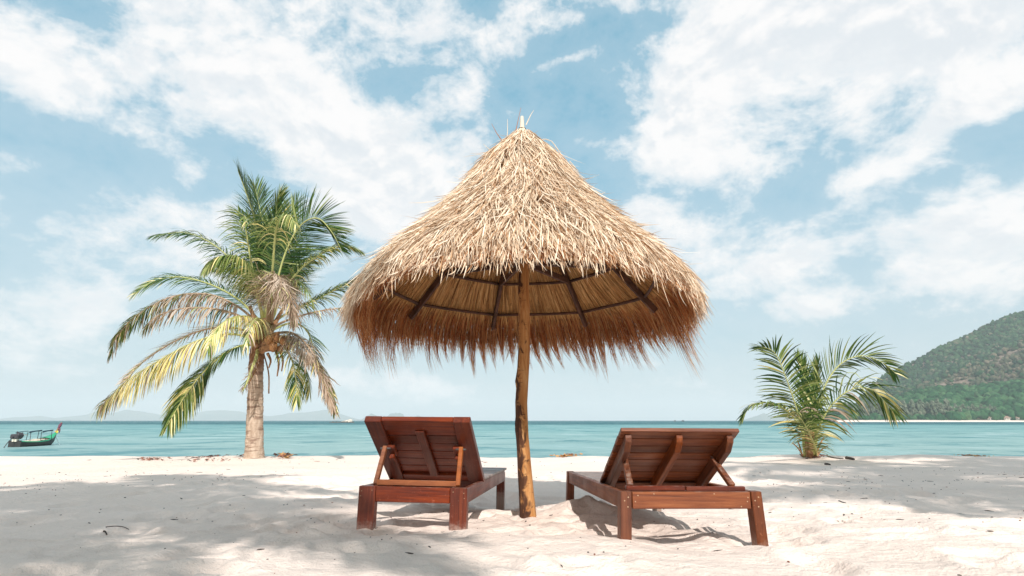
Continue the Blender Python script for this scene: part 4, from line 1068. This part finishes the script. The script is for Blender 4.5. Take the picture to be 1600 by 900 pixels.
for i, (a, b, w_, m_) in enumerate([((1258, 715), (1254, 680, -.2), .036, RACHIS), ((1262, 716), (1260, 680, -.3), .05, FIBER), ((1268, 716), (1271, 676, -.3), .036, FIBER), ((1273, 715), (1277, 682, -.2), .036, RACHIS), ((1265, 716, -.1), (1266, 672, -.3), .07, FIBER),
                                   ((1256, 714), (1238, 692, -.1), .018, FIBER), ((1275, 713), (1287, 684, .1), .022, FIBER), ((1276, 714), (1293, 697, 0), .018, FIBER), ((1254, 714), (1246, 688, .1), .02, FIBER), ((1264, 716, -.15), (1262, 686, -.4), .045, FIBER)]):
    P = np.array(QP([a, b])); tube("leaf_stalk", catmull([P[0], (P[0] + P[1]) / 2 + np.array([0, 0, .04]), P[1]], 8), np.linspace(w_, w_ * .55, 8), m_, yp, 8)

# tall palms behind the camera: their crowns throw the broken shade over the sand
def tall_palm(x, y, h, seed, nf, label, size=1.0):
    g = np.random.default_rng(seed); z0 = gz(x, y); e = empty("tall_palm", (x, y, z0)); tag(e, label, "palm tree")
    P = catmull([(0, 0, -.3), (.1, .05, h * .4), (.05, .1, h * .75), (0, 0, h)], 30); tube("trunk", P, np.linspace(.2, .12, 30), TRUNK, e, 12)
    for i in range(nf):
        a = i * 2.39996 + g.uniform(-.25, .25); q = i / nf; up = 1.15 - 1.7 * q + g.uniform(-.12, .12); Lf = size * g.uniform(2.5, 3.3)
        pts = []; d = np.array([math.cos(a), math.sin(a)])
        for s_ in np.linspace(0, 1, 6):
            rr = Lf * (math.cos(min(up, 1.3)) * s_ + .22 * s_ * s_ * (up > .3)); zz = h + Lf * (math.sin(min(up, 1.3)) * s_ - .62 * s_ ** 2.1)
            pts.append((d[0] * rr, d[1] * rr, zz))
        frond(pts, e, ALL, seed * 50 + i, nleaf=46, L=.9 * size, droop=.45, mixw=green, width=.055, t0=.14, rr=.03)
GRP = "coconut palms standing behind the camera"
for x_, y_, h_, sd_, nf_, sz_, lb_ in (
    (-1.25, -4.8, 6.5, 11, 15, .80, "coconut palm behind the camera, nearest to the middle of the beach"),
    (-2.9, -1.3, 6.0, 12, 15, .72, "shortest coconut palm beside the camera on the left"),
    (-3.3, -4.4, 6.6, 15, 14, .85, "coconut palm behind the camera, furthest to the left"),
    (6.5, -4.6, 8.0, 13, 17, .95, "tall coconut palm behind the camera, first on the right"),
    (6.9, -1.1, 8.0, 14, 17, .95, "tall coconut palm on the right, level with the camera"),
    (9.9, -2.1, 8.2, 16, 17, .95, "tall coconut palm at the outer right, behind the camera"),
    (10.6, 1.4, 8.0, 17, 17, .95, "tall coconut palm at the far right, ahead of its row")):
    tall_palm(x_, y_, h_, sd_, nf_, lb_, sz_)

# ------------------------------------------------------------------ longtail boat
HULL = flat("dark_hull_paint", (.030, .028, .026), .5); GRN = flat("bright_green_paint", (.02, .36, .17), .4); CREAM = flat("cream_paint", (.70, .62, .50), .6)
DKE = flat("engine_metal", (.05, .045, .05), .45); RIB = flat("purple_ribbon", (.16, .045, .075), .8); YLW = flat("yellow_garland", (.75, .55, .08), .8); BLU = flat("dark_blue_awning", (.03, .07, .10), .7); WHT = flat("white_paint", (.8, .8, .78), .5)
a = at(22, 697, 57.5); b = at(80, 691, 63.0)
bt = empty("longtail_boat", (float(a[0]), 57.5, SEA), (0, 0, math.atan2(63.5 - 57.5, float(b[0] - a[0]))))
tag(bt, "dark green longtail fishing boat with a raised ribboned bow on the turquoise sea", "boat")
BL = math.hypot(6.0, float(b[0] - a[0])); xs = np.linspace(0, 1, 22)
half = np.interp(xs, [0, .1, .35, .6, .8, .92, 1], [.55, .72, .85, .78, .5, .22, .03]); gun = np.interp(xs, [0, .15, .4, .6, .8, .92, 1], [.54, .47, .44, .52, .74, 1.0, 1.22]); keel = np.interp(xs, [0, .7, .85, .95, 1], [-.25, -.25, -.15, .15, .75])
def loft(cols, mats, name, parent):
    V = np.concatenate(cols); n = len(cols[0]); Q = [(r_ * n + i, r_ * n + i + 1, (r_ + 1) * n + i + 1, (r_ + 1) * n + i) for r_ in range(len(cols) - 1) for i in range(n - 1)]
    return npmesh(name, V, Q, mats, parent, smooth=True)
X_ = xs * BL
cols = [np.stack([X_, f_ * half, keel + (gun - keel) * z_], 1) for f_, z_ in ((-1, 1), (-.93, .6), (-.62, .18), (0, 0), (.62, .18), (.93, .6), (1, 1))]
loft(cols, HULL, "hull", bt)
for s in (-1, 1): loft([np.stack([X_, s * (half + .03), gun - .05], 1), np.stack([X_, s * (half + .05), gun + .03], 1), np.stack([X_, s * (half - .06), gun + .045], 1)], GRN, "gunwale", bt)
loft([np.stack([X_[2:16], s * half[2:16] * .95, gun[2:16] - .22 + 0 * X_[2:16]], 1) for s in (-1, 1)], CREAM, "deck", bt)
loft([np.stack([X_[15:], -half[15:] * .96, gun[15:] + .02], 1), np.stack([X_[15:], 0 * X_[15:], gun[15:] + .14], 1), np.stack([X_[15:], half[15:] * .96, gun[15:] + .02], 1)], GRN, "foredeck", bt)
box("transom", -.02, .06, -.55, .55, -.2, .62, HULL, bt, .01)
beam("prow", (BL - .25, 0, .95), (BL + .62, 0, 2.25), .10, .20, FIBER, bt)
tube("ribbon", [(BL + .18, 0, 1.62), (BL + .38, 0, 1.95), (BL + .56, 0, 2.2)], [.09, .15, .10], RIB, bt, 10)
tube("ribbon_tail", [(BL + .2, -.1, 1.7), (BL + .22, -.16, 1.4), (BL + .18, -.14, 1.15)], [.10, .07, .02], RIB, bt, 6)
tube("garland", [(BL - .25, -.2, 1.22), (BL - .05, -.13, 1.32), (BL + .05, 0, 1.42), (BL - .05, .13, 1.32)], .08, YLW, bt, 8)
for i, q in enumerate((.20, .30, .40, .50, .60)): box("bench", q * BL - .12, q * BL + .12, -.72, .72, .36 + .06 * i, .42 + .06 * i, CREAM, bt, .01)
for q in (.17, .43, .70):
    for s in (-1, 1): tube("awning_post", [(q * BL, s * .68, .45), (q * BL, s * .62, 1.38)], .03, DKE, bt, 6)
for x0, x1 in ((.14, .43), (.46, .72)):
    for s in (-1, 1): tube("awning_rail", [(x0 * BL, s * .62, 1.32), ((x0 + x1) / 2 * BL, s * .62, 1.44), (x1 * BL, s * .62, 1.46)], .035, BLU, bt, 6)
    tube("rolled_awning", [(x0 * BL, -.64, 1.42), (x1 * BL, -.62, 1.52)], .06, BLU, bt, 8)
bm = box_bm(-.3, .5, -.36, .36, .78, 1.22)
eg = bmobj("engine", bm, DKE, bt, bevel=.08)
for k in range(3): tube("cylinder_head", [(-.16 + .26 * k, -.40, .98), (-.16 + .26 * k, -.24, 1.34)], .10, DKE, eg, 8)
tube("fan_wheel", [(.55, 0, 1.0), (.61, 0, 1.0)], .28, DKE, eg, 14); tube("exhaust", [(-.1, -.2, 1.2), (-.3, -.25, 1.45)], .06, DKE, eg, 6)
box("engine_mount", -.15, .25, -.2, .2, .5, .79, CREAM, bt, .01); tube("propeller_shaft", [(-.3, 0, 1.0), (-1.0, 0, .4), (-1.5, -.0, -.2)], .04, DKE, bt, 6)
tube("tiller", [(.5, 0, 1.2), (1.5, -.1, 1.1)], .03, CREAM, bt, 6)
tube("anchor_rope", [(BL - .2, 0, 1.0), (BL + .1, -.3, .2), (BL - .6, -.9, -.1)], .02, WHT, bt, 5)

# two specks of boats right at the horizon
for i, (px_, w_, lb) in enumerate(((1054.5, 5, "tiny dark boat on the horizon, the left and smaller of two above the right lounger"), (1067, 8, "tiny dark boat on the horizon, the right and longer of two above the right lounger"))):
    Yb = 1500.0; p = at(px_, 657, Yb); e = empty("distant_boat", (p[0], Yb, SEA)); tag(e, lb, "boat")
    l_ = w_ * 1.0
    bm = box_bm(-l_ / 2, l_ / 2, -1.2, 1.2, -.2, 2.0)
    for v_ in bm.verts:
        if v_.co.z < 0: v_.co.x *= .8; v_.co.y *= .6
    bmobj("hull", bm, DKE, e, bevel=.2); box("cabin", -l_ * .2, l_ * .25, -.9, .9, 2.05, 3.4, DKE, e, .1)

# ------------------------------------------------------------------ litter on the sand
LIT_D = flat("dark_twig", (.07, .05, .04), .9); LIT_R = flat("red_brown_leaf", (.26, .10, .06), .8); LIT_O = flat("orange_dry_leaf", (.55, .28, .10), .8)
n = 3600
yy = 2.2 + 9.8 * rng.random(n) ** 1.5; xx = rng.uniform(-.95, .95, n) * (yy * .93 + .6)
near_d = np.clip(.35 + .9 * vnoise(xx * .5 + 3, yy * .6, 91), .03, 1); k_ = rng.random(n) < near_d * np.where((xx > -.4) & (xx < 2.4), .5, 1)
xx, yy = xx[k_], yy[k_]; n = len(xx)
zz = ground(xx, yy); s_ = rng.uniform(.0018, .0045, n) * (1 + yy * .08); el_ = np.where(rng.random(n) < .18, rng.uniform(3, 9, n), rng.uniform(1, 2.2, n))
v_, f_ = ICO1; a = rng.uniform(0, 6.28, n); c_, s2 = np.cos(a)[:, None], np.sin(a)[:, None]
q = v_[None] * np.stack([s_ * el_, s_ * .9, s_ * .7], 1)[:, None, :]
q = np.stack([q[..., 0] * c_ - q[..., 1] * s2, q[..., 0] * s2 + q[..., 1] * c_, q[..., 2]], -1) + np.stack([xx, yy, zz + s_ * .35], 1)[:, None, :]
tag(npmesh("beach_litter", q.reshape(-1, 3), (f_[None] + (np.arange(n) * len(v_))[:, None, None]).reshape(-1, 3), [LIT_D, LIT_R], midx=np.repeat((rng.random(n) < .3).astype(int), len(f_))), "small dark twigs and crumbs scattered over the sand", kind="stuff")
def leaf_pile(px0, px1, py0, py1, n, mats, label, name="leaf_litter", size=.05, tall=.05):
    P = []; Ss = []
    g = np.random.default_rng(int(px0)); pys = g.uniform(py0, py1, n); pxs = g.normal((px0 + px1) / 2, (px1 - px0) / 4.5, n)
    cx_, cy_ = [], []
    for a_, b_ in zip(pxs, pys):
        tn = math.tan(TILT + math.atan((450 - b_) / F)); Yg = min(12.9, max(3.0, CAMZ / -tn)); cx_.append(at(a_, b_, Yg)[0]); cy_.append(Yg)
    cx_, cy_ = np.array(cx_), np.array(cy_); z_ = ground(cx_, cy_) + g.uniform(.0, tall, n)
    k = 4; d = unit(np.stack([g.normal(0, 1, n), g.normal(0, .7, n), g.normal(0, .25, n)], 1)); L_ = g.uniform(.6, 1.6, n) * size * 2
    tt = np.linspace(-.5, .5, k); Pn = np.stack([cx_, cy_, z_ + .012], 1)[:, None] + d[:, None] * tt[None, :, None] * L_[:, None, None] + np.array([0, 0, 1.0]) * (.25 - tt ** 2)[None, :, None] * (L_ * g.uniform(-.1, .35, n))[:, None, None]
    S = unit(np.cross(unit(np.gradient(Pn, axis=1)), unit(np.stack([g.normal(0, .5, n), g.normal(0, .5, n) - .4, np.ones(n)], 1))[:, None]))
    V, Q = ribbons(Pn, S, (L_ * .32)[:, None] * np.array([.2, 1, .9, .1])); 
    tag(npmesh(name, V, Q, mats, midx=np.repeat(g.integers(0, len(mats), n), k - 1)), label, kind="stuff")
leaf_pile(428, 460, 713, 719, 70, [LIT_R, LIT_O, LIT_D], "brown fallen leaves on the sand right of the tall palm's trunk")
leaf_pile(205, 265, 714.5, 718.5, 60, [LIT_R, LIT_D, LIT_R], "thin line of red-brown leaf litter on the sand left of the tall palm", size=.03, tall=.02)
leaf_pile(270, 380, 713, 722, 90, [LIT_R, LIT_D], "scattered dry leaf crumbs on the sand beside the tall palm", size=.035, tall=.02)
leaf_pile(868, 905, 711, 713.5, 130, [LIT_O, LIT_O, LIT_R], "heap of orange dry leaves on the beach crest behind the umbrella pole", size=.035, tall=.05)
leaf_pile(1495, 1545, 711.5, 713.5, 90, [LIT_O, LIT_R], "orange dry leaves on the beach crest near the right edge", size=.03, tall=.03)
leaf_pile(1250, 1290, 713, 717, 60, [LIT_D, LIT_R, LIT_D], "dark leaf debris round the foot of the young palm", size=.04, tall=.02)
def stick(pts, rad, label, mat_=LIT_D):
    P = []
    for a_, b_ in pts:
        tn = math.tan(TILT + math.atan((450 - b_) / F)); Yg = min(12.8, CAMZ / -tn); x_ = at(a_, b_, Yg)[0]; P.append((x_, Yg, gz(x_, Yg) + rad * .6))
    P = catmull(P, 12); o0 = P[0].copy()
    o = tube("driftwood", P - o0, np.linspace(rad, rad * .5, 12), mat_, None, 7); o.location = o0; tag(o, label, "driftwood")
stick([(1294, 715.5), (1306, 717.5), (1318, 718.8)], .016, "thin dark stick on the sand just right of the young palm's foot")
stick([(1323, 718.6), (1329, 719.2), (1335, 719.8)], .035, "short thick dark piece of driftwood right of the thin stick by the young palm")
stick([(1289, 724), (1293, 724), (1297, 724.6)], .022, "small dark wood chip on the sand below the young palm")
stick([(163, 842), (176, 839), (190, 837.5), (200, 838)], .0035, "thin bent twig lying in the shaded sand at the lower left")
stick([(158, 854), (161, 854), (164, 855)], .006, "small dark lump of wood in the shaded sand at the lower left")
stick([(1311, 784), (1316, 786), (1322, 788)], .006, "small dark twig on the shade edge of the sand below the young palm")
